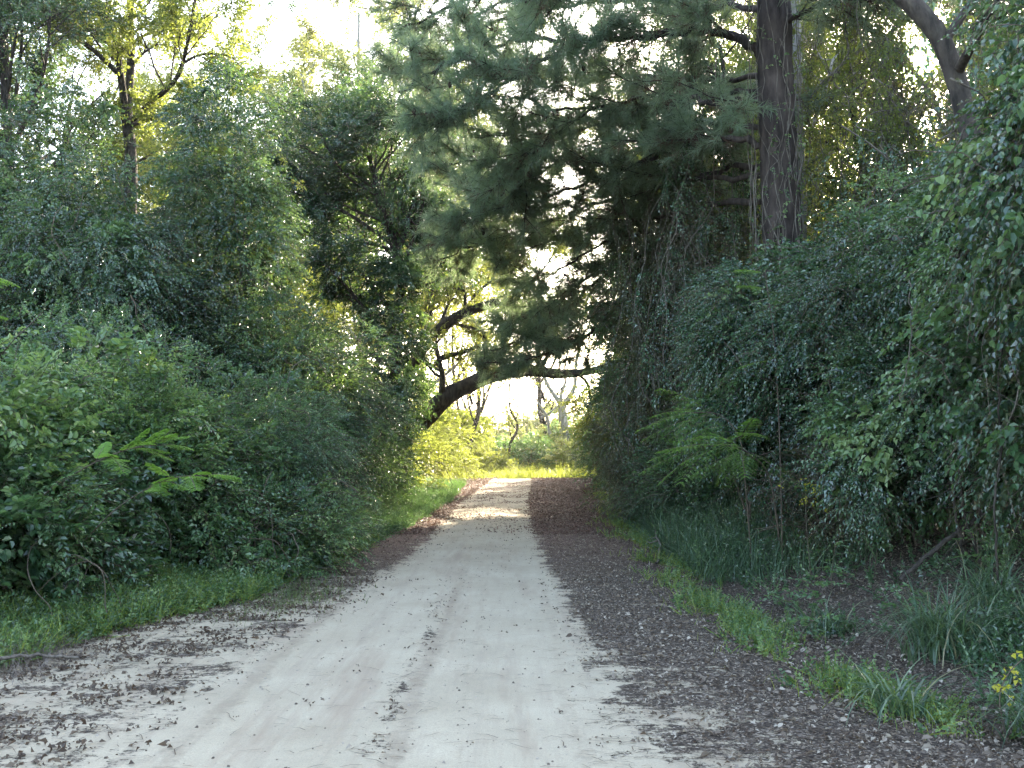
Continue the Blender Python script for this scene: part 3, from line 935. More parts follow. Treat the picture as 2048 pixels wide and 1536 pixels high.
mound('vine_covered_tree', 'pointed vine draped tree whose upper slope is lit yellow by the sun', (-6.6, 21.5), 1.9, 1.9, 1.0, 9.0, 6000, M['tree'], (.07, .048), .4, 10, 44, up=-.1, ldroop=.4, group='vine covered trees on the left', taper=.25, pw_=2.1, lump=.5, cat='tree', freq=1.0)
mound('vine_covered_tree', 'dark vine covered tree in the back corner on the left', (-12.4, 21.5), 2.6, 2.4, 0, 8.8, 5000, M['dark'], (.075, .052), .42, 10, 45, up=-.2, ldroop=.45, group='vine covered trees on the left', taper=.7, pw_=2.4, lump=.45, cat='tree')


def thin_sun(P, r, lo=.28, w=.4):
    # a gap in the leaves where the low sun comes through
    v = unit(P - np.array([0, 0, CAMZ])); a = np.degrees(np.arccos(np.clip(v @ np.array(SDIR), -1, 1)))
    return r.random(len(P)) < np.clip((a - lo) / w, .02, 1)


def pts_px(lst):
    return [at(a, b, c) for a, b, c in lst]


# forked tree over the vine wall
b0 = gp(262, 24.5)
fork = [(b0[0], b0[1], b0[2] - .1), at(258, 560, 24.5), at(262, 330, 24.5), at(252, 225, 24.5)]
tree('forked_tree', 'forked tree with thin spreading limbs and yellow lit leaves above the vine wall', b0,
     [(fork, .20, .13, 0),
      ([at(252, 225, 24.5), at(240, 140, 24), at(222, 60, 23.5), at(180, 5, 23), at(120, -90, 22.5)], .10, .03, 9),
      ([at(255, 230, 24.5), at(262, 120, 24.6), at(262, 20, 24.8), at(275, -110, 25)], .12, .05, 11),
      ([at(262, 245, 24.5), at(290, 215, 23.8), at(350, 160, 23), at(372, 100, 22.5), at(390, 0, 22), at(400, -80, 22)], .08, .02, 8),
      ([at(360, 130, 22.8), at(400, 110, 22.4), at(455, 112, 22), at(500, 150, 21.8)], .035, .012, 5),
      ([at(240, 150, 24), at(180, 95, 23.4), at(120, 60, 23), at(60, 20, 22.5), at(-20, -20, 22)], .07, .02, 8),
      ([at(262, 250, 24.5), at(300, 238, 24), at(350, 225, 23.6), at(400, 240, 23.3)], .06, .03, 4)],
     M['tree'], M['bark'], 51, (.085, .058), .36, 9, 24, 3, 4, .8, .12, klen=.30, wob=.14, tonebias=.08)
# dark tree at the left edge
b0 = gp(40, 21)
tree('dense_tree', 'dark leafy tree rising along the left edge of the photo', b0,
     [([(b0[0], b0[1], b0[2] - .1), at(30, 700, 21), at(20, 400, 21), at(12, 200, 21), at(5, -60, 21)], .16, .08, 16),
      ([at(20, 300, 21), at(70, 200, 20.5), at(95, 100, 20), at(100, 20, 20)], .06, .02, 8),
      ([at(15, 330, 21), at(-60, 200, 21), at(-90, 60, 21)], .06, .02, 8)],
     M['dark'], M['bark'], 52, (.07, .05), .34, 10, 38, 3, 4, .8, .15, klen=.24)
b0 = gp(110, 27)
tree('dense_tree', 'mid green tree behind the forked tree, filling under its left limbs', b0,
     [([(b0[0], b0[1], b0[2] - .1), at(112, 600, 27), at(120, 400, 27), at(130, 290, 27), at(140, 210, 27)], .16, .05, 20)],
     M['tree'], M['bark'], 53, (.085, .055), .42, 9, 26, 3, 4, .9, .1, klen=.32)
# ivy clad tree in the middle distance
b0 = gp(800, 27.5)
tree('ivy_clad_tree', 'dark tree wrapped in ivy standing left of the arching oak', b0,
     [([(b0[0], b0[1], b0[2] - .1), at(790, 750, 27.5), at(800, 560, 27.5), at(785, 480, 27.5), at(765, 410, 27), at(745, 340, 27), at(735, 300, 27)], .20, .05, 26),
      ([at(792, 700, 27.5), at(730, 620, 27), at(690, 570, 26.5), at(640, 520, 26)], .07, .025, 9),
      ([at(785, 490, 27.5), at(700, 430, 27), at(630, 400, 26.5), at(570, 380, 26)], .06, .02, 10),
      ([at(798, 500, 27.5), at(830, 420, 27.5), at(845, 370, 27.5)], .06, .02, 6)],
     M['dark'], M['bark'], 54, (.10, .066), .42, 10, 24, 3, 4, .75, .12, klen=.26)
mound('ivy_column', 'column of ivy leaves clothing the trunk beside the leaning oak limb', (-3.35, 27.2), .75, .8, 0, 6.4, 2600, M['dark'], (.085, .06), .36, 9, 55, up=-.2, ldroop=.5, taper=.75, shoots=8, cat='ivy', lump=.5)
mound('dense_shrub', 'mid green shrubby tree filling the gap left of the ivy clad tree', (-7.0, 28.5), 2.4, 2.2, 0, 7.2, 5200, M['tree'], (.09, .06), .45, 10, 56, taper=.8, shoots=8, cat='tree', lump=.6)
# pale tall trees further back
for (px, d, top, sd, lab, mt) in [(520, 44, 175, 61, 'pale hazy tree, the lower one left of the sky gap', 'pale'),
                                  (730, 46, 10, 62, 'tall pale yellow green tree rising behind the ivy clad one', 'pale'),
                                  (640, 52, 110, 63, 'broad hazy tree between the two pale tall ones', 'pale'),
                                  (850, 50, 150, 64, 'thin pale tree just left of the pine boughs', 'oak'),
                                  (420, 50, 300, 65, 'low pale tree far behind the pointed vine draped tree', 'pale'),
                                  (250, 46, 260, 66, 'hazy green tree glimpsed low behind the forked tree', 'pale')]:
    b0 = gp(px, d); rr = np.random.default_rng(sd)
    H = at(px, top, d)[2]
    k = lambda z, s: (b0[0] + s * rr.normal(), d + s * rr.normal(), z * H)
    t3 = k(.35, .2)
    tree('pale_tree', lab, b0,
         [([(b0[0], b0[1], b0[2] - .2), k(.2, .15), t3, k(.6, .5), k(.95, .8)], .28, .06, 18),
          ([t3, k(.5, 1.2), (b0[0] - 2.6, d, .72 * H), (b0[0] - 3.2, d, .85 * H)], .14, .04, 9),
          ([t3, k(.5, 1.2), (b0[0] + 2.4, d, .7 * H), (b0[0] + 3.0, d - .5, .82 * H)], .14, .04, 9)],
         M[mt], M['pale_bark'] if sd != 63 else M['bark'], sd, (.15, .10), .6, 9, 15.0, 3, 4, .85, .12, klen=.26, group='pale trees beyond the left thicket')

# leaning live oak
b0 = gp(770, 33.5)
tree('leaning_oak', 'old oak on the left whose crooked limbs arch over the road', b0,
     [([(b0[0], b0[1], b0[2] - .2), at(800, 880, 33.5), at(850, 835, 33.3), at(885, 800, 33), at(925, 775, 33), at(985, 752, 32.5), at(1060, 742, 32), at(1120, 748, 31.6), at(1185, 742, 31), at(1240, 720, 30.5), at(1290, 690, 30)], .42, .04, 8),
      ([at(790, 880, 33.5), at(800, 790, 33.5), at(835, 715, 33.4), at(868, 668, 33.2), at(915, 632, 33), at(1000, 605, 33), at(1045, 622, 33), at(1112, 608, 33)], .24, .10, 11),
      ([at(870, 735, 33.3), at(885, 715, 33), at(925, 705, 32.8), at(960, 690, 32.6)], .12, .05, 3),
      ([at(1008, 604, 33), at(1015, 570, 33), at(1030, 530, 33), at(1052, 500, 33)], .06, .03, 3),
      ([at(1040, 615, 33), at(1060, 570, 32.6), at(1100, 520, 32), at(1120, 470, 32)], .05, .02, 5),
      ([at(870, 690, 33.3), at(905, 650, 33.6), at(930, 640, 34), at(948, 642, 34)], .05, .03, 3),
      ([at(850, 700, 33.4), at(850, 620, 34), at(880, 560, 34.5), at(930, 520, 35)], .10, .03, 9),
      ([at(835, 720, 33.4), at(800, 640, 34), at(770, 580, 34.5), at(720, 540, 35)], .10, .03, 9),
      ([at(930, 628, 33), at(950, 590, 34), at(990, 550, 35), at(960, 520, 36)], .06, .03, 7)],
     M['oak'], M['bark'], 57, (.095, .06), .42, 9, 17, 3, 4, .8, .12, klen=.22, sides=9, wob=.2)

# ================================================================ BEYOND THE CREST
mound('roadside_bush', 'upright bush added out of view past the crest to shade the far road', (6.8, 46.8), 1.7, 1.8, -.3, 5.0, 2600, M['tree'], (.10, .065), .5, 9, 76, group='bushes on the right verge', shoots=4)  # added behind other growth to keep the far road in shade
mound('dense_tree', 'round topped low tree added out of view to shade the crest from the right', (9.8, 51.5), 2.6, 2.6, -.3, 7.6, 3400, M['tree'], (.12, .08), .55, 9, 77, shoots=4, cat='tree')  # added sun blocker for the road before the crest, clearing stays lit
mound('roadside_bush', 'tall narrow bush added behind the right end of the crest to block the low sun', (5.9, 43.3), 1.5, 1.8, -.3, 6.2, 2600, M['tree'], (.10, .065), .5, 9, 78, group='bushes on the right verge', shoots=4)  # added to stop sun dapples on the road, hidden by the vine column
mound('roadside_bush', 'furthest bush on the right, added beyond the crest to keep sun off the road', (6.2, 49.5), 1.3, 1.6, -.4, 5.4, 2200, M['tree'], (.10, .065), .5, 9, 79, group='bushes on the right verge', shoots=4)  # another added blocker against sun patches near the crest
for i_, (x_, y_, h_, w_, m__, l_) in enumerate([(-1.2, 50, 1.0, .8, 'oak', 'low sunny weed clump at the left of the clearing grass'), (.9, 54, 1.3, .9, 'thicket', 'dark low weed clump in the middle of the clearing grass'), (3.0, 52, 1.1, 1.0, 'pale', 'pale weed clump right of the middle in the clearing grass'),
                                             (-.4, 58, 1.9, 1.1, 'thicket', 'knee high dark bush behind the clearing grass'), (2.4, 57, 1.7, 1.0, 'pale', 'small pale bush behind the clearing grass'), (4.9, 54, 1.3, .8, 'oak', 'sunny weed clump at the right of the clearing grass')]):
    mound('clearing_bush', l_, (x_, y_), w_, w_, -.5, h_, 700, M[m__], (.11, .07), .45, 8, 330 + i_, group='bushes in the clearing', shoots=5, lump=.7)
mound('clearing_bush', 'rounded grey green bush in the clearing right of the road end', (4.4, 60), 2.4, 2, -.5, 2.7, 1900, M['thicket'], (.13, .085), .6, 9, 71, group='bushes in the clearing', shoots=4)
mound('clearing_bush', 'pale low bush in the middle of the clearing', (.6, 62), 2.4, 2, -.5, 1.9, 1600, M['pale'], (.13, .085), .6, 9, 72, group='bushes in the clearing', shoots=4)
mound('clearing_bush', 'sunlit yellow bush behind the left end of the crest', (-4.8, 48), 1.8, 2, -.5, 2.9, 2300, M['tree'], (.12, .08), .55, 9, 73, group='bushes in the clearing', shoots=4)
mound('clearing_bush', 'tall feathery bush right of the yellow one', (-3.0, 54), 1.3, 2, -.5, 2.9, 1900, M['tree'], (.12, .075), .6, 9, 74, group='bushes in the clearing', shoots=4, droop=.5)
mound('clearing_bush', 'bush under the bare forked tree on the right of the clearing', (6.6, 57), 2.3, 2, -.5, 3.6, 2000, M['tree'], (.12, .08), .55, 9, 75, group='bushes in the clearing', shoots=4)
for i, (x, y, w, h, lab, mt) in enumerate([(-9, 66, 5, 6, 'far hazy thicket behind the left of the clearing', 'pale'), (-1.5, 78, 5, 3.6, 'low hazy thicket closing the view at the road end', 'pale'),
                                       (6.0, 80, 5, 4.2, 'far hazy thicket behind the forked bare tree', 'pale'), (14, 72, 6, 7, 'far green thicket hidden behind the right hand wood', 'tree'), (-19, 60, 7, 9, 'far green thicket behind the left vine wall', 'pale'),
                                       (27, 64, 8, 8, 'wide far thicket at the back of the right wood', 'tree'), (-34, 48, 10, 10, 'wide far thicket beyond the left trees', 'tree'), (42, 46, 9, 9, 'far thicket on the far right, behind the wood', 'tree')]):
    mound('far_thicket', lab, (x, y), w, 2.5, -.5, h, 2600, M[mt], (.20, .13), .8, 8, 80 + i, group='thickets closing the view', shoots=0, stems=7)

r = np.random.default_rng(9)


def thin_trunk(name, label, px, d, top, r0, mat, sd, lean=0, leafm='oak', limbs=2, per=3.0, leaf=(.15, .10), gr=7, group='slender trees around the clearing'):
    r = np.random.default_rng(sd); b = gp(px, d)
    H = at(px, top, d)[2]
    q = lambda z, s=.2: (b[0] + lean * z * H + s * r.normal(), d, z * H)
    m1 = q(.45)
    L = [([(b[0], b[1], b[2] - .2), q(.15), q(.3), m1, q(.7), q(1.0, .4)], r0, r0 * .3, gr)]
    for i in range(limbs):
        s = (-1) ** i
        L.append(([m1 if i == 0 else q(.35, .1), (b[0] + s * .8 + lean * .6 * H, d, .58 * H), (b[0] + s * 1.5 + lean * .8 * H, d, .85 * H)], r0 * .5, r0 * .2, 4))
    return tree(name, label, b, L, M[leafm], mat, sd, leaf, .5, 7, per, 2, 4, .8, .2, klen=.22, sides=6, group=group, crown_lev=1)


thin_trunk('slender_tree', 'slim dark trunk just right of the leaning oak limb', 905, 55, 560, .16, M['bark'], 91, .01)
thin_trunk('slender_tree', 'slim trunk second from the oak, leaning slightly', 925, 60, 600, .13, M['bark'], 92, .03)
thin_trunk('slender_tree', 'dark straight trunk, third from the oak, in front of white sky', 945, 52, 560, .17, M['bark'], 93, .02)
thin_trunk('slender_tree', 'forking slim trunk with a limb slanting up to the right', 962, 58, 620, .12, M['bark'], 94, -.01, limbs=3)
thin_trunk('slender_tree', 'lone thin trunk in the middle of the clearing', 1020, 56, 650, .10, M['bark'], 95, .0, limbs=1, gr=9, per=4)
thin_trunk('slender_tree', 'ivy clad trunk left of the bare forked tree', 1085, 60, 560, .22, M['bark'], 96, .0, 'pale', per=5)
# bare forked tree
b0 = gp(1128, 58)
tree('bare_tree', 'pale bare tree forking like a slingshot beyond the clearing', b0,
     [([(b0[0], b0[1], b0[2] - .2), at(1128, 880, 58), at(1125, 830, 58), at(1124, 812, 58)], .30, .22, 0),
      ([at(1124, 812, 58), at(1112, 795, 58), at(1098, 775, 58), at(1085, 740, 58), at(1078, 690, 58)], .16, .06, 4),
      ([at(1124, 812, 58), at(1138, 795, 58), at(1150, 770, 58), at(1152, 730, 58), at(1160, 690, 58)], .17, .07, 4),
      ([at(1122, 815, 58), at(1122, 790, 58), at(1130, 765, 58), at(1128, 740, 58), at(1136, 700, 58)], .12, .04, 4),
      ([at(1100, 870, 58), at(1094, 835, 58), at(1080, 812, 58), at(1068, 790, 58)], .12, .04, 2),
      ([at(1082, 836, 58), at(1100, 825, 58), at(1118, 810, 58)], .07, .04, 1)],
     M['pale'], M['pale_bark'], 97, (.15, .10), .5, 6, 1.2, 2, 3, .8, .25, klen=.22, sides=7)

# ================================================================ RIGHT SIDE: the pine
b0 = gp(1560, 15.2)
PT = [(b0[0], b0[1], b0[2] - .2), at(1568, 900, 15.2), at(1562, 500, 15.2), at(1552, 250, 15.2), at(1545, 0, 15.2), at(1540, -500, 15.2), at(1535, -1200, 15.3)]
pine = empty('pine_tree', b0, 'big pine with furrowed bark whose long needled boughs reach over the road', 'tree')
rp = np.random.default_rng(101)
g = G(); pth = smooth_path(PT, 12)
tube(g, pth, np.linspace(.34, .22, len(pth)), 22, bump=.10)
LIMBS = [  # points (px, py, depth), r0, r1, boughs, level of foliage
    ([(1535, 140, 15.2), (1492, 85, 15.6), (1400, 60, 16), (1280, 74, 16.4), (1160, 82, 16.8), (1040, 82, 17), (920, 120, 17), (800, 180, 17)], .085, .022, 20),
    ([(1170, 82, 16.8), (1090, 122, 16.6), (1010, 168, 16.4), (950, 215, 16.2), (880, 240, 16)], .045, .014, 12),
    ([(1535, -60, 15.2), (1400, -120, 16), (1250, -110, 16.6), (1080, -60, 17), (930, 0, 17.4), (800, 60, 17.6)], .09, .02, 20),
    ([(1535, -160, 15.2), (1430, -160, 14), (1300, -100, 13.2), (1180, -40, 12.8), (1060, 0, 12.6)], .07, .02, 12),
    ([(1540, 210, 15.2), (1500, 195, 15.2), (1450, 215, 15.6), (1340, 190, 16.6), (1220, 210, 17.6), (1100, 225, 18.4), (1000, 260, 19)], .06, .018, 14),
    ([(1545, 300, 15.2), (1495, 285, 15.4), (1400, 280, 16.5), (1290, 320, 18), (1180, 360, 19), (1080, 400, 19.6), (960, 430, 20), (890, 460, 20)], .06, .016, 22),
    ([(1550, 330, 15.2), (1440, 340, 17.5), (1320, 400, 19.5), (1230, 470, 20.6), (1150, 520, 21.5), (1080, 555, 22), (1020, 550, 22)], .05, .014, 16),
    ([(1545, 400, 15.2), (1400, 420, 18.5), (1290, 500, 21), (1200, 560, 22.5), (1120, 630, 23.5), (1085, 660, 24), (1040, 680, 24.2), (1000, 700, 24.2)], .06, .018, 17),
    ([(1300, 480, 21), (1260, 580, 22), (1200, 650, 22.8), (1130, 690, 23.4), (1070, 715, 23.8), (1000, 735, 24)], .06, .02, 16),
    ([(1540, 60, 15.2), (1620, 20, 14.8), (1700, -10, 14.5), (1780, -20, 14)], .05, .015, 9),
    ([(1545, 260, 15.2), (1400, 250, 17.5), (1260, 280, 19.5), (1120, 330, 21), (1010, 370, 21.5), (900, 360, 22)], .05, .015, 18),
    ([(1545, 20, 15.2), (1420, 10, 17), (1280, 0, 18.5), (1120, 10, 19.5), (980, 50, 20), (860, 110, 20.5), (790, 150, 21)], .06, .015, 22),
    ([(1400, 420, 18.5), (1290, 440, 20), (1180, 450, 21), (1080, 480, 22), (960, 490, 22.5), (880, 520, 23)], .04, .013, 16),
    ([(1540, 150, 15.2), (1400, 160, 18), (1260, 150, 20), (1130, 160, 21.5), (1000, 130, 22)], .05, .015, 18),
    ([(1540, -300, 15.2), (1450, -340, 15), (1300, -330, 15), (1150, -280, 15)], .06, .02, 12),
    ([(1545, 350, 15.2), (1380, 360, 18), (1220, 400, 20), (1100, 440, 21.5), (1000, 470, 22.5), (890, 480, 23)], .05, .014, 22),
    ([(1545, 180, 15.2), (1380, 200, 18), (1200, 250, 21), (1060, 290, 22.5), (950, 320, 23), (870, 330, 23.4)], .05, .014, 22),
    ([(1250, 520, 21.5), (1170, 560, 22.2), (1100, 600, 23), (1060, 630, 23.5), (1030, 645, 24)], .035, .014, 12),
    ([(1200, 210, 17.6), (1120, 260, 18), (1050, 320, 18.4), (1000, 400, 18.8)], .03, .012, 12),
]
NP, ND, NB = [], [], []
tips = []
for pts, r0, r1, nb in LIMBS:
    pth = smooth_path([at(*p) for p in pts], 7)
    pth[2:] += .03 * rp.normal(size=pth[2:].shape)
    tube(g, pth, np.linspace(r0, r1, len(pth)), 8, bump=.15)
    ln = np.linalg.norm(np.diff(pth, axis=0), axis=1).sum()
    nb = int(nb * 1.35)
    for i in range(nb):
        t = .18 + .78 * (i + rp.random()) / nb
        k = min(int(t * (len(pth) - 1)), len(pth) - 2)
        d0 = unit(pth[k + 1] - pth[k])
        side = unit(np.cross(d0, [0, 0, 1.0])) * (1 if i % 2 else -1)
        d = unit(d0 * .75 + side * (.75 + .3 * rp.random()) + np.array([0, 0, .12 * rp.normal()]))
        L1 = (.9 + .8 * rp.random()) * (1.25 - .5 * t)
        n1 = 6; q = [pth[k]]
        for s in range(n1):
            d = unit(d + .13 * rp.normal(size=3) + np.array([0, 0, .02])); q.append(q[-1] + d * L1 / n1)
        q = np.array(q); tube(g, q, np.linspace(r1 * .9, .006, n1 + 1), 4)
        for j in range(13):
            kk = 1 + rp.integers(0, n1 - 1); dd = unit(unit(q[kk + 1] - q[kk]) * .8 + unit(rp.normal(size=3)) * .75)
            L2 = .25 + .4 * rp.random()
            e1 = q[kk] + dd * L2 * .5 + .03 * rp.normal(size=3); e2 = e1 + unit(dd + .3 * rp.normal(size=3) + np.array([0, 0, .15])) * L2 * .5
            tube(g, [q[kk], e1, e2], [.007, .005, .004], 3)
            for a_, b_ in ((e1, dd), (e2, e2 - e1), ((e1 + e2) / 2, e2 - e1)):
                NP.append(a_); ND.append(unit(b_)); NB.append(rp.random())
        NP += [q[-1], q[-2]]; ND += [unit(q[-1] - q[-2])] * 2; NB += [rp.random()] * 2
g.build('trunk', M['pine_bark'], pine)
NP, ND, NB = np.array(NP), np.array(ND), np.array(NB)
k_ = thin_sun(NP, rp); NP, ND, NB = NP[k_], ND[k_], NB[k_]


def needles(g, P, D, tone, n, r, L=.19, w=.0042, mat=0):
    """brushes of long needles fanning forward round each shoot"""
    k = len(P)
    off = -.16 * r.random((k, n))[..., None] * D[:, None]
    dirs = unit(D[:, None] * .8 + .75 * r.normal(size=(k, n, 3)) + np.array([0, 0, .05]))
    p0 = (P[:, None] + off).reshape(-1, 3); d = dirs.reshape(-1, 3)
    l = (L * (.65 + .5 * r.random(k * n)))[:, None]
    s = unit(np.cross(d, r.normal(size=d.shape))) * w * .5
    m = p0 + d * l * .55; e = m + unit(d - np.array([0, 0, .28])) * l * .45
    V = np.stack([p0 - s, p0 + s, m + s, m - s, e + s * .3, e - s * .3], 1)
    b = np.arange(k * n)[:, None] * 6
    F = np.concatenate([b + np.array([0, 1, 2, 3]), b + np.array([3, 2, 4, 5])], 0)
    tn = np.clip(np.repeat(tone, n) + .3 * (r.random(k * n) - .5), 0, 1)
    g.add(V, F, np.repeat(tn, 6), mat)


g = G()
tn = np.clip(.45 + 1.0 * (fbm(NP, .9, 4) - .5) + .3 * (NB - .5), 0, 1)
needles(g, NP, ND, tn, 24, rp, .20, .0074)
sel = rp.random(len(NP)) < .22
needles(g, NP[sel] - ND[sel] * .2, ND[sel], NB[sel], 26, rp, .15, .005, 1)
g.build('crown', [M['needle'], M['needle_brown']], pine)
# cones
g = G()
for i in rp.choice(len(NP), 60, replace=False):
    c = NP[i] + np.array([0, 0, -.04]); n_ = 9
    t = np.linspace(0, 1, n_)
    pts = c - np.array([0, 0, .105]) * t[:, None]
    rad = .028 * np.sin(np.pi * (t * .86 + .1)) ** .6 * np.where(np.arange(n_) % 2, 1.15, .8)
    tube(g, pts, rad, 7, bump=.5)
g.build('cone', M['cone'], pine)['kind'] = 'stuff'

# wiry vine mesh round the pine trunk
rv = np.random.default_rng(111)
g = G(); CP = []
for i in range(60):
    a = rv.random() * 6.283; z = .5 + 5.5 * rv.random(); L = 1.5 + 3 * rv.random(); pts = []
    R_ = .31 + .05 * rv.random()
    for s in range(14):
        f = s / 13; zz = z + L * f; a += .16 * rv.normal()
        k = np.interp(zz, [0, 9], [0, 1])
        axx = b0[0] + (at(1552, 250, 15.2)[0] - b0[0]) * k
        rr_ = R_ + .05 * rv.random() + .03
        pts.append((axx + rr_ * math.cos(a), 15.2 + rr_ * math.sin(a), zz))
    tube(g, smooth_path(pts, 3), .0045 + .006 * rv.random() ** 3, 4)
    CP += pts[::3]
CP = np.array(CP)
vo_ = empty('climbing_vine', (b0[0], b0[1] - .45, b0[2]), 'tangle of wiry bare vine stems climbing the pine trunk', 'vine')
g.build('stem', M['vine_bark'], vo_)
g = G(); sel = rv.random(len(CP)) < .95
sprays(g, CP[sel], rv.normal(size=(sel.sum(), 3)) + np.array([0, -.5, -.2]), 6, .22, .055, .045, .4, 55, .6, .4, r=rv)
g.build('foliage', [M['bright'], M['twig']], vo_)
# pale trunk beside it
b1 = gp(1600, 16.4)
tree('pale_trunk_tree', 'thin pale barked tree standing close behind the pine trunk', b1,
     [([(b1[0], b1[1], b1[2] - .2), at(1602, 600, 16.4), at(1598, 350, 16.4), at(1592, 150, 16.4), at(1588, -40, 16.4), at(1580, -400, 16.4)], .12, .09, 8)],
     M['brownvine'], M['pale_bark'], 112, (.06, .04), .34, 9, 14, 3, 4, .8, .1, klen=.2)
b1 = gp(1530, 18)
tree('leaning_sapling', 'thin dark sapling leaning left of the pine trunk', b1,
     [([(b1[0], b1[1], b1[2] - .2), at(1540, 520, 18), at(1500, 400, 18), at(1468, 280, 18), at(1452, 180, 18), at(1440, 90, 18)], .08, .035, 7)],
     M['brownvine'], M['bark'], 113, (.06, .04), .34, 9, 14, 3, 4, .8, .1, klen=.24)

# vine draped masses along the right edge of the road
RV = 'vine draped trees on the right'
mound('vine_draped_tree', 'tall column of brownish vines left of the pine, at the road edge', (3.85, 21.5), 1.75, 2.0, .1, 7.6, 9000, M['brownvine'], (.060, .042), .40, 11, 121, up=-.3, ldroop=.6, droop=.6, group=RV, taper=.65, pw_=2.5, lump=.45, cat='tree')
mound('vine_draped_tree', 'dark leafy column just left of the brownish vines, further along the road', (4.4, 27.5), 1.9, 2.5, .0, 6.6, 6500, M['dark'], (.075, .05), .42, 10, 122, up=-.25, ldroop=.5, droop=.5, group=RV, taper=.7, lump=.5, cat='tree')
mound('roadside_bush', 'low blue green bush on the right verge before the crest', (4.4, 33.5), 1.6, 2.6, -.2, 3.4, 3400, M['thicket'], (.085, .055), .45, 9, 123, group='bushes on the right verge', shoots=8)
mound('roadside_bush', 'dark upright bush at the right end of the road crest', (5.0, 39.5), 1.5, 2.4, -.2, 5.2, 3400, M['brownvine'], (.095, .06), .45, 9, 124, group='bushes on the right verge', shoots=8, taper=.8)
mound('roadside_bush', 'knee high leafy bush below the brownish vine column', (3.7, 19.0), 1.0, 1.8, -.2, 1.7, 2600, M['thicket'], (.05, .032), .34, 10, 125, group='bushes on the right verge', shoots=10)
mound('glossy_shrub', 'overhanging shrub with shiny blue white glints in front of the brownish column', (3.65, 14.2), .95, 1.2, 1.3, 3.75, 4800, M['dark'], (.052, .036), .34, 12, 126, up=-.15, ldroop=.5, droop=.5, shoots=22, stems=5, lump=.5)
mound('vine_canopy', 'sagging canopy of dark vines under the pine trunk', (4.55, 12.8), 1.2, 1.3, 1.1, 4.3, 5200, M['dark'], (.055, .038), .36, 11, 127, up=-.2, ldroop=.5, droop=.5, shoots=20, group='vine canopies in the right wood', cat='vines')
mound('vine_canopy', 'lower tangle of vines with brown patches right of the feathery seedling', (4.9, 11.2), 1.2, 1.1, .85, 2.9, 4200, M['dark'], (.050, .034), .34, 11, 128, up=-.2, ldroop=.5, shoots=16, group='vine canopies in the right wood', cat='vines')
mound('vine_canopy', 'high mass of dark leaves right of the pine trunk', (6.9, 15.5), 1.9, 1.8, 2.4, 6.3, 4200, M['dark'], (.062, .044), .4, 10, 129, up=-.2, ldroop=.5, shoots=14, group='vine canopies in the right wood', cat='vines', lump=.7)
mound('vine_canopy', 'thin veil of leaves in front of the bright gap at the far right', (6.6, 12.2), 1.3, 1.0, .9, 3.4, 1300, M['brownvine'], (.055, .038), .36, 10, 130, up=-.2, ldroop=.5, shoots=14, group='vine canopies in the right wood', cat='vines', lump=.8)
mound('vine_canopy', 'dark band of leaves between the pine trunk and the near vines', (5.3, 10.4), 1.3, 1.0, 2.2, 4.6, 4200, M['dark'], (.055, .04), .36, 11, 131, up=-.2, ldroop=.6, droop=.5, shoots=18, group='vine canopies in the right wood', cat='vines', lump=.6)
mound('vine_canopy', 'leafy undergrowth behind the tall grass under the pine', (5.3, 15.8), 1.6, 1.6, .5, 3.6, 3600, M['thicket'], (.055, .036), .36, 10, 132, shoots=12, group='vine canopies in the right wood', cat='vines')
mound('roadside_bush', 'wiry brown undergrowth at the foot of the bank', (4.3, 12.4), .9, 1.2, .3, 1.6, 1300, M['brownvine'], (.04, .026), .34, 8, 133, group='bushes on the right verge', shoots=20, stems=26, lump=.7)

# near vine tree with the thick curving stem
b2 = gp(2150, 9.5)
near = [(b2[0], b2[1], b2[2] - .1), at(2110, 700, 9.3), at(2020, 480, 9.0), at(1958, 330, 8.9), at(1932, 240, 9), at(1908, 150, 9.1), at(1868, 60, 9.1), at(1806, -8, 9.2), at(1730, -70, 9.3), at(1600, -150, 9.3)]
tree('curving_tree', 'near tree with a thick curving stem beside the low sun', b2,
     [(near, .10, .085, 0),
      ([at(1912, 150, 9.1), at(1960, 60, 8.6), at(2020, -40, 8.2)], .05, .02, 6),
      ([at(1885, 90, 9.1), at(1940, 10, 9.1), at(1990, -60, 9.1)], .05, .02, 5)],
     M['dark'], M['bark'], 141, (.06, .045), .30, 9, 14, 3, 4, .8, .1, klen=.22, sides=14, thin=thin_sun)
mound('near_vines', 'large leaved vines with white glints hanging at the right edge of the photo', (4.35, 7.3), .75, .9, 2.2, 5.6, 1500, M['dark'], (.060, .046), .34, 9, 142, up=-.4, ldroop=.8, droop=.6, hi=True, shoots=16, stems=3, cat='vines', lump=.7, wisps=22, group='near hanging vines', mat2=M['bright'])
mound('near_vines', 'dark vines at the right edge at eye level, lower leaves of the near tree', (5.1, 8.3), .9, .9, .9, 3.3, 2000, M['thicket'], (.062, .046), .34, 9, 143, up=-.3, ldroop=.6, droop=.5, hi=True, shoots=16, stems=3, cat='vines', lump=.7, group='near hanging vines')

# trees standing in the wood on the right and behind it (copied from two builds)
WOOD = 'backlit trees inside the right hand wood'


def wood_tree(sd, mat, x, y, H, label):
    r = np.random.default_rng(sd)
    b = (x, y, hz(x, y))
    k = lambda z, s: (x + s * r.normal(), y + s * r.normal(), z * H)
    t3 = k(.4, .2)
    return tree('wood_tree', label, b,
                [([(x, y, b[2] - .2), k(.2, .15), t3, k(.65, .4), k(1, .6)], .17, .05, 22),
                 ([t3, k(.55, .9), (x - 1.8, y, .8 * H)], .08, .03, 6), ([k(.3, .1), k(.45, .9), (x + 1.9, y, .62 * H)], .08, .03, 6)],
                M[mat], M['bark'], sd, (.085, .058), .45, 9, 24, 3, 4, .85, .1, klen=.24, group=WOOD, thin=thin_sun)


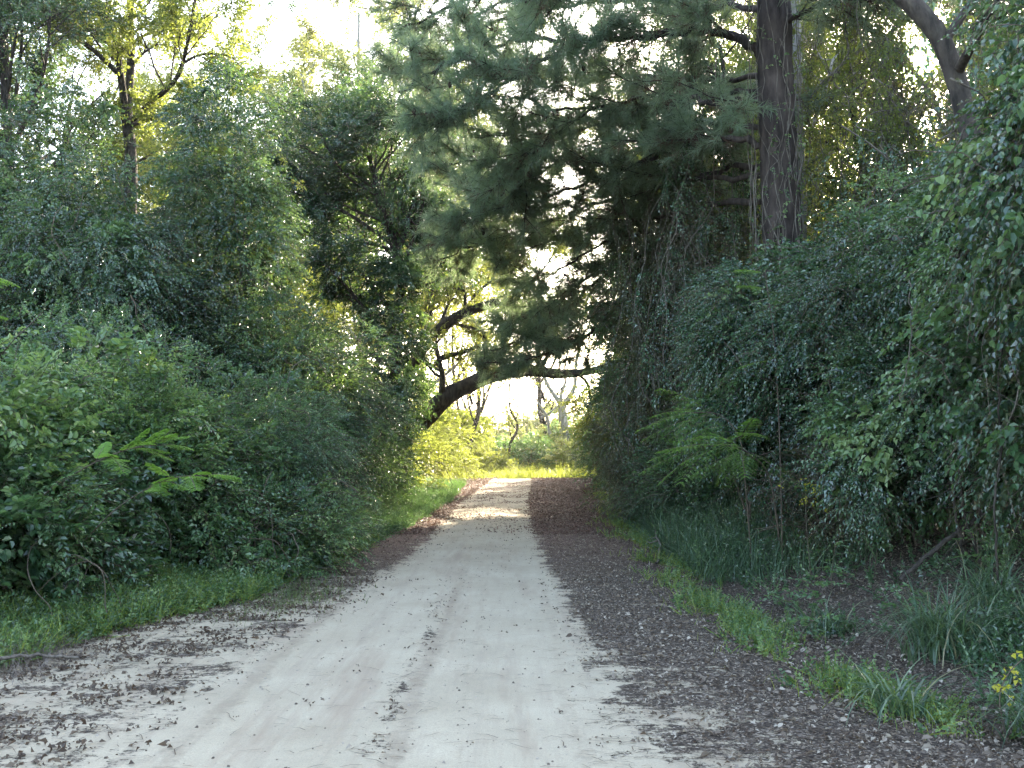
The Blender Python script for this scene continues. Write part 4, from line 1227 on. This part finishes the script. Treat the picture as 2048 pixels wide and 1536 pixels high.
wa = wood_tree(151, 'tree', 8.2, 21, 15, 'leafy backlit tree standing behind the pine trunk')
wb = wood_tree(152, 'oak', 7.2, 29, 14, 'yellow lit tree seen between the pine and the brownish vine column')
spots = [(0, 14.0, 19.5, 1.0, 'first backlit tree right of the pine, below the sun'), (1, 16.2, 29, 1.05, 'yellow lit tree deep in the wood behind the pale trunk'),
         (0, 6.4, 24.5, .95, 'dark tree behind the left side of the pine trunk'), (1, 9.0, 34, 1.15, 'yellow lit tree behind the brownish vine column'), (0, 16.0, 24, 1.1, 'tall backlit tree at the right edge of the wood'),
         (1, 20, 38, .9, 'yellow lit tree far back at the right edge'), (0, 6.9, 36, 1.1, 'tree rising behind the dark leafy column'), (0, 15.5, 46, .8, 'far backlit tree in the depth of the wood'),
         (1, 6.2, 44, .9, 'low sunny tree right of the crest'), (0, 20, 30, 1.15, 'backlit tree out beyond the near hanging vines')]
for i, (w, x, y, s, lab) in enumerate(spots):
    copy_tree((wa, wb)[w], (x, y, hz(x, y)), 1.3 + 2.1 * i, (s, s, s * (.92 + .05 * (i % 4))), lab)
for i, (x, y, h, w, lab, mt) in enumerate([(9.0, 17.5, 3.2, 1.6, 'undergrowth below the backlit trees behind the pine', 'tree'), (7.4, 22.5, 3.8, 1.8, 'undergrowth behind the sagging canopy', 'dark'),
                                       (12.8, 22, 2.0, 2.0, 'undergrowth at the far right, behind the bright gap', 'tree'), (10.5, 30, 4.0, 2.5, 'sunlit undergrowth deep in the wood', 'oak'),
                                       (6.8, 30.5, 4.0, 1.7, 'dark undergrowth behind the roadside column', 'dark'), (17, 28, 4.5, 2.6, 'undergrowth at the right edge, deep in the wood', 'oak')]):
    mound('undergrowth', lab, (x, y), w, w, 0, h, 2300, M[mt], (.08, .055), .42, 9, 160 + i, group='undergrowth inside the right hand wood', shoots=6, stems=10, lump=.7)

# bare saplings and stems inside the right wood
rs = np.random.default_rng(171)


def stem_thing(name, label, pts, r0, r1, mat, cat, twigs=0, group=None, leafm=None, sides=7, seed=1, leaf=(.05, .035)):
    r = np.random.default_rng(seed)
    P = smooth_path(pts, 7); P[1:-1] += .006 * r.normal(size=P[1:-1].shape)
    root = empty(name, tuple(P[0]), label, cat, group)
    g = G(); tube(g, P, np.linspace(r0, r1, len(P)), sides, bump=.2)
    tp = []
    for i in range(twigs):
        k = r.integers(2, len(P) - 1); d = unit(r.normal(size=3)); L = .15 + .4 * r.random()
        q = [P[k], P[k] + d * L * .5 + .03 * r.normal(size=3), P[k] + d * L + .05 * r.normal(size=3)]
        tube(g, q, [r1 * .8, r1 * .5, .0015], 4); tp += q[1:]
    g.build('stem', mat, root)
    if leafm:
        g = G(); tp = np.array(tp)
        sprays(g, tp, r.normal(size=tp.shape), 7, .18, leaf[0], leaf[1], .3, 55, .5, .3, r=r)
        g.build('foliage', [leafm, M['twig']], root)
    return root


stem_thing('hanging_vine', 'long pale bare vine looping down at the right edge', pts_px([(2036, 60, 7.5), (2040, 190, 7.5), (2012, 300, 7.4), (1965, 380, 7.4), (1900, 415, 7.5), (1800, 440, 7.6)]), .006, .004, M['vine_bark'], 'vine', 3, seed=1)
stem_thing('hanging_vine', 'upright bare vine stem at the right, reaching down to the bank', [at(2000, 500, 8), at(2010, 620, 8), at(1998, 760, 8), at(2002, 900, 8), at(1990, 1010, 8), at(1996, 1160, 8.1)], .010, .009, M['bark'], 'vine', 0, seed=2)
stem_thing('hanging_vine', 'thin speckled vine hanging in front of the dark vines', [at(1818, 560, 8.5), at(1822, 660, 8.5), at(1815, 740, 8.5), at(1800, 800, 8.5)], 0.006, .004, M['vine_bark'], 'vine', 0, seed=3)
stem_thing('fallen_log', 'dark leaning dead limb on the right bank', [at(1800, 1160, 9), at(1880, 1090, 9.2), at(1950, 1040, 9.4), at(2010, 985, 9.6), at(2080, 930, 9.8)], 0.018, .032, M['bark'], 'log', 2, seed=4)
for i, (a, b_, lab) in enumerate([((1925, 1180, 9.2), (1912, 1030, 9.2), 'left one of the paired dark saplings on the right bank'), ((1968, 1180, 9.2), (1928, 1025, 9.3), 'right one of the paired dark saplings on the right bank')]):
    p0 = at(*a); p0[2] = hz(p0[0], p0[1]) - .05; p1 = at(*b_)
    stem_thing('bare_sapling', lab, [p0, (p0 + p1) / 2 + np.array([.02, 0, 0]), p1, p1 + np.array([-.03, 0, .5]), p1 + np.array([.05, .1, 1.2])], .018, .008, M['bark'], 'sapling', 12, 'bare saplings on the bank', None, seed=180 + i)
k = 0
for (px, d, hh, lab) in [(1640, 12.5, 2.6, 'slim stem behind the yellow twig'), (1705, 13.5, 3.2, 'slim stem right of the yellow twig'), (1770, 12.6, 2.8, 'slim stem below the brown vine tangle'),
                         (1850, 12, 3.0, 'slim stem by the bright gap'), (1900, 13.5, 4.0, 'taller slim stem right of the bright gap'), (1585, 14, 2.4, 'slim stem at the left of the dark undergrowth'), (1480, 15, 2.2, 'slim stem behind the feathery seedling')]:
    b_ = gp(px, d)
    stem_thing('slim_sapling', lab, [(b_[0], b_[1], b_[2] - .05), (b_[0] + .1 * rs.normal(), d, b_[2] + hh * .35), (b_[0] + .2 * rs.normal(), d, b_[2] + hh * .7), (b_[0] + .3 * rs.normal(), d + .2, b_[2] + hh)], .022, .008, M['bark'], 'sapling', 14, 'slim stems in the undergrowth', M['brownvine'], seed=190 + k)
    k += 1


# feathery mimosa-like seedlings
def frond(g, p, d, L, r, nrm=None, pin=11):
    d = unit(np.asarray(d, float)); Z = np.array([0, 0, 1.0])
    S = unit(np.cross(d, Z)); N_ = unit(np.cross(S, d))
    P0, D0, ll = [], [], []
    t = np.linspace(.18, 1, pin)
    for i, tt in enumerate(t):
        base = p + d * L * tt - Z * .22 * L * tt * tt
        dd = unit(d - Z * .4 * tt)
        pl = L * .34 * math.sin(math.pi * (.18 + .74 * tt)) ** .7
        for s in (-1, 1):
            pd = unit(dd * .62 + S * s - Z * .12 + .06 * r.normal(size=3))
            m = 15
            u = np.linspace(.08, 1, m)
            q = base + pd * (u * pl)[:, None] - Z * (.16 * pl * u * u)[:, None]
            ls = unit(np.cross(pd, N_))
            for s2 in (-1, 1):
                P0.append(q); D0.append(np.repeat((pd * .45 + ls * s2)[None], m, 0)); ll.append(.020 * (1.05 - .5 * u))
    P0 = np.concatenate(P0); D0 = np.concatenate(D0); ll = np.concatenate(ll)
    leaves(g, P0, D0, N_[None] + .12 * r.normal(size=P0.shape), ll, ll * .42, np.clip(r.random() * .5 + .5 * r.random(len(P0)), 0, 1), 0, False, .05, .1)
    tt = np.linspace(0, 1, 6)[:, None]
    tube(g, p + d * L * tt - Z * .22 * L * tt ** 2, .003, 3, 1)


def mimosa(label, pts, fr, seed, r0=.012, Lf=.42, spread=None, cat='seedling'):
    r = np.random.default_rng(seed)
    P = smooth_path(pts, 8)
    root = empty('feathery_seedling', tuple(P[0]), label, cat, 'feathery leaved seedlings')
    g = G(); tube(g, P, np.linspace(r0, r0 * .4, len(P)), 6); g.build('stem', M['twig'], root)
    g = G()
    for i in range(fr):
        k = int((.45 + .55 * (i + r.random()) / fr) * (len(P) - 1))
        a = unit(r.normal(size=3) * np.array([1, .8, .35]) + (np.array(spread) if spread else 0) + np.array([0, 0, .15]))
        frond(g, P[k], a, Lf * (.7 + .5 * r.random()), r)
    g.build('foliage', [M['mimosa'], M['twig']], root)


bm = gp(1440, 11.8)
mimosa('bright feathery seedling at the right road edge, its fronds fanning left', [gp(1560, 12.4), at(1540, 960, 12.2), at(1500, 910, 11.9), at(1460, 890, 11.6), at(1400, 895, 11.4)], 20, 201, .014, .72, (-.9, -.3, -.05))
mimosa('second tier of feathery fronds just above and behind the bright seedling', [gp(1500, 12.6), at(1490, 960, 12.5), at(1480, 880, 12.4), at(1440, 830, 12.3), at(1370, 825, 12.0)], 14, 202, .012, .75, (-.9, -.2, .0))
mimosa('feathery seedling among the left shrubs with a slanting bare stem', [at(60, 1010, 9.2), at(130, 960, 8.9), at(200, 920, 8.6), at(270, 895, 8.4), at(330, 890, 8.3)], 13, 203, .007, .30, (.5, -.3, .1))
mimosa('small feathery seedling below the slanting one on the left', [at(170, 1080, 8.9), at(230, 1020, 8.5), at(290, 980, 8.2), at(350, 955, 8.0), at(430, 950, 7.9)], 11, 204, .006, .26, (.5, -.3, .0))
mimosa('feathery fronds poking in from the left edge at mid height', [at(-140, 900, 7.6), at(-110, 700, 7.6), at(-70, 590, 7.6), at(-30, 545, 7.6)], 5, 205, .010, .36, (.9, -.2, .05))
mimosa('feathery fronds hanging from the top edge against the sky', [at(760, -200, 9), at(700, -110, 9), at(640, -50, 9), at(580, -25, 9)], 7, 206, .010, .34, (-.5, -.2, -.6), 'branch')
mimosa('small feathery sprig among dark leaves right of the pine', [gp(1560, 12), at(1560, 900, 12), at(1550, 700, 12), at(1535, 580, 12), at(1530, 540, 12)], 4, 207, .010, .40, (-.3, -.3, .2))


# strap leaved grass tufts on the right
def tuft(label, x, y, n, L, seed, mat='tuft', W=.013, spread=.10, group='strap leaved grass tufts', bend=2.3, lean=.55, name='grass_tuft'):
    r = np.random.default_rng(seed); root = empty(name, (x, y, hz(x, y)), label, 'grass tuft', group)
    g = G()
    p = np.stack([x + spread * r.normal(size=n), y + spread * r.normal(size=n), np.zeros(n)], -1); p[:, 2] = height(p[:, 0], p[:, 1]) - .01
    blades(g, p, r.random(n) * 6.283, L * (.55 + .6 * r.random(n)), W * (.6 + .7 * r.random(n)), lean * r.random(n) ** .8, bend * (.5 + .7 * r.random(n)), np.clip(r.random(n), 0, 1), 0, 6)
    g.build('blade', [M[mat]], root)['kind'] = 'stuff'


tuft('largest tuft of long drooping blue green blades on the right bank', 3.22, 7.5, 260, .85, 211)
tuft('tuft of broad arching blades at the bottom right, beside the leaf litter', 2.28, 5.95, 60, .55, 212, W=.018, spread=.06)
tuft('tall arching tuft at the right edge, near the yellow leaves', 3.05, 5.7, 110, .75, 213, W=.015)
tuft('upper tuft on the right bank behind the largest one', 3.95, 8.3, 150, .8, 214)
tuft('tuft at the right edge above the tall arching one', 3.95, 7.2, 120, .8, 215)
tuft('dark tuft in the shade between the ditch and the tall grass', 2.75, 8.8, 110, .5, 216)
tuft('sunny yellowish tuft at the near end of the left verge', -3.95, 8.05, 140, .40, 217, 'grass', .007, .16, 'yellowish tufts on the left verge', 1.6, .8)
tuft('small yellowish tuft further along the left verge', -3.35, 9.2, 120, .36, 218, 'grass', .007, .14, 'yellowish tufts on the left verge', 1.4, .6)

# yellow twig, yellow leaves
r = np.random.default_rng(221)
for lab, c, n, rad in [('bright yellow leaved twig in the dark undergrowth on the right', at(1620, 985, 10.8), 16, (.22, .12, .14)), ('yellow leaves among the grass at the lower right edge', at(2015, 1350, 5.7), 9, (.10, .08, .10))]:
    root = empty('yellow_leaved_twig', (c[0], c[1], hz(c[0], c[1])), lab, 'seedling')
    g = G(); tube(g, smooth_path([(c[0], c[1], hz(c[0], c[1]) - .02), c - np.array([.05, 0, rad[2] * 1.5]), c, c + np.array([.1, 0, rad[2]])], 5), .004, 4); g.build('stem', M['twig'], root)
    g = G(); P = c + r.normal(size=(n, 3)) * np.array(rad) * .5
    sprays(g, P, r.normal(size=(n, 3)), 4, .10, .042, .034, .3, 60, .5, .3, r=r); g.build('foliage', [M['yellow'], M['twig']], root)


# herb seedlings on the bank
def herb(label, x, y, h, n, seed, mat='bright', leaf=(.055, .03)):
    r = np.random.default_rng(seed); z = hz(x, y); root = empty('woodland_seedling', (x, y, z), label, 'seedling', 'leafy seedlings on the right bank')
    P = smooth_path([(x, y, z - .02), (x + .04 * r.normal(), y, z + h * .5), (x + .10 * r.normal(), y, z + h)], 6)
    g = G(); tube(g, P, np.linspace(.005, .002, len(P)), 4); g.build('stem', M['twig'], root)
    g = G(); k = r.integers(4, len(P), n); a = r.random(n) * 6.283
    sprays(g, P[k], np.stack([np.cos(a), np.sin(a), .35 + 0 * a], -1), 7, .2, leaf[0], leaf[1], .3, 55, .3, .2, hi=True, tone=.5 + .3 * r.random(n), r=r); g.build('foliage', [M[mat], M['twig']], root)


for i, (px, py, d, h, lab) in enumerate([(1640, 1180, 9.2, .36, 'seedling with broad light leaves beside the sandy ditch'), (1560, 1160, 10, .32, 'light green seedling just left of the broad leaved one'), (1745, 1060, 10.4, .7, 'willowy upright seedling on the bare bank'),
                                         (1790, 1190, 8.6, .3, 'seedling above the largest grass tuft'), (1660, 1110, 10.2, .55, 'thin yellow green seedling below the yellow twig'), (1930, 1130, 8.8, .6, 'leafy seedling between the paired saplings and the edge'), (1600, 1270, 8.2, .25, 'low seedling in the sunny ditch weeds')]):
    x = at(px, py, d)[0]
    herb(lab, x, d, h, 12, 230 + i)

# fallen pale branch on the right verge, root and dry heap at the left
stem_thing('fallen_branch', 'pale forked branch lying in the right verge weeds', [tuple(np.array(gp(1300, 16.2)) + [0, 0, .12]), tuple(np.array(gp(1312, 15)) + [0, 0, .22]), tuple(np.array(gp(1318, 14)) + [0, 0, .16]), tuple(np.array(gp(1310, 13)) + [0, 0, .03])], .008, .018, M['vine_bark'], 'branch', 2, seed=8)
stem_thing('fallen_branch', 'bare stick lying beside the dry grass heap at the lower left edge', [(x_, y_, onroad(np.array([x_]), np.array([y_]))[0] + h_) for x_, y_, h_ in [(-4.1, 6.0, .05), (-3.75, 6.5, .10), (-3.45, 7.0, .09), (-3.15, 7.25, .03)]], .016, .010, M['vine_bark'], 'branch', 0, seed=9)
r = np.random.default_rng(241)
root = empty('dry_grass_heap', (-3.75, 7.35, hz(-3.75, 7.35)), 'heap of dry grey grass at the lower left verge', 'grass heap')
g = G(); n = 2600
x = -3.80 + .32 * r.normal(size=n); y = 7.3 + .38 * r.normal(size=n)
P = np.stack([x, y, height(x, y) + .14 * np.exp(-((x + 3.8) / .4) ** 2 - ((y - 7.3) / .45) ** 2) * r.random(n)], -1)
blades(g, P, r.random(n) * 6.283, .10 + .16 * r.random(n), .004, 1.0 + .5 * r.random(n), .8 * r.normal(size=n), r.random(n), 0, 3)
g.build('blade', [M['deadgrass']], root)['kind'] = 'stuff'

def curtain(label, x, y, w, dp, ztop, zbot, n, mat, leaf, seed):
    """strands of vine hanging from the limbs above, each thick with leaves"""
    r = np.random.default_rng(seed); root = empty('vine_curtain', (x, y, hz(x, y)), label, 'vines', 'vine curtains in the right wood')
    g = G(); gs = G()
    for i in range(n):
        px, py = x + w * (r.random() - .5) * 2, y + dp * (r.random() - .5) * 2
        zt = ztop * (.75 + .35 * r.random()); zb = zbot + (zt - zbot) * .55 * r.random() ** 1.6
        m = 9; pts = np.array([[px + .10 * r.normal() + .25 * math.sin(i + k * .7), py + .1 * r.normal(), zt + (zb - zt) * k / (m - 1)] for k in range(m)])
        pth = smooth_path(pts, 3); tube(gs, pth, .004 + .008 * r.random() ** 3, 4)
        k_ = int((zt - zb) * 14); t = r.random(k_) * (len(pth) - 1.01); ii = t.astype(int)
        P = pth[ii] + (pth[ii + 1] - pth[ii]) * (t - ii)[:, None]
        kp = (noise(P, 1.6, seed) > .36) & thin_sun(P, r); P = P[kp]
        if len(P): sprays(g, P, r.normal(size=P.shape) + np.array([0, -.3, -.6]), 8, .26, leaf[0] * (.7 + .6 * r.random()), leaf[1] * (.7 + .6 * r.random()), .5, 55, .6, .6, tone=np.clip(r.random() * .7 + .3 * r.random(len(P)), 0, 1), r=r)
    gs.build('stem', M['vine_bark'], root); g.build('foliage', [mat, M['twig']], root)


curtain('green curtain of hanging vines left of the pine trunk', 3.6, 17.6, 1.0, .8, 8.5, 2.2, 34, M['dark'], (.055, .04), 301)
curtain('ragged curtain of brownish vines between the pine and the road', 2.9, 19.4, .8, .8, 8.0, 1.2, 34, M['brownvine'], (.055, .038), 302)
curtain('tall vine curtain right of the pine trunk under the sun', 7.6, 13.8, 1.3, .8, 7.6, 2.4, 40, M['brownvine'], (.055, .04), 303)
curtain('vine curtain just behind the near hanging vines', 5.7, 9.9, 1.1, .7, 6.2, 1.4, 34, M['dark'], (.058, .044), 304)
curtain('loose vine strands in front of the pine trunk foot', 4.5, 12.4, .6, .5, 3.9, 1.6, 16, M['bright'], (.05, .036), 305)
curtain('vine strands hanging in front of the bright gap on the right', 5.2, 10.2, .7, .5, 4.0, 1.1, 14, M['brownvine'], (.05, .036), 306)

curtain('veil of backlit vines close behind the pale trunk, left of the sun', 5.4, 16.0, 1.1, .7, 9.6, 3.4, 46, M['tree'], (.06, .042), 307)
curtain('vines hanging between the pine trunk and the curving stem', 6.6, 15.0, 1.0, .8, 9.0, 3.0, 40, M['brownvine'], (.058, .042), 308)
curtain('thin leafy strands crossing the pale gap beside the curving stem', 5.9, 14.2, .75, .5, 9.0, 5.4, 26, M['tree'], (.055, .04), 312)
curtain('bare stemmed vines trailing down the right edge below the near leaves', 4.9, 7.9, .8, .5, 5.0, .9, 26, M['brownvine'], (.055, .04), 311)
curtain('short vine strands over the sagging canopy under the pine', 5.1, 13.6, .7, .5, 5.4, 2.6, 26, M['dark'], (.052, .038), 309)
curtain('vine strands high above the near tree, beside the sun', 7.0, 12.8, 1.3, .6, 8.8, 3.0, 46, M['tree'], (.058, .042), 310)

if HAZE:
    bpy.ops.mesh.primitive_cube_add(size=1)
    hzb = bpy.context.object; hzb.name = 'haze'
    hzb.scale = (640, 960, 60); hzb.location = (0, 160, 28)
    tag(hzb, 'pale thin mist filling the air between the trees', 'haze', kind='stuff')
    m = bpy.data.materials.new('mist'); m.use_nodes = True; nt = m.node_tree
    nt.nodes.clear(); o_ = nt.nodes.new('ShaderNodeOutputMaterial'); v_ = nt.nodes.new('ShaderNodeVolumePrincipled')
    v_.inputs['Color'].default_value = (.95, .97, 1, 1); v_.inputs['Density'].default_value = HAZE; v_.inputs['Anisotropy'].default_value = .75
    nt.links.new(v_.outputs[0], o_.inputs['Volume']); hzb.data.materials.append(m)
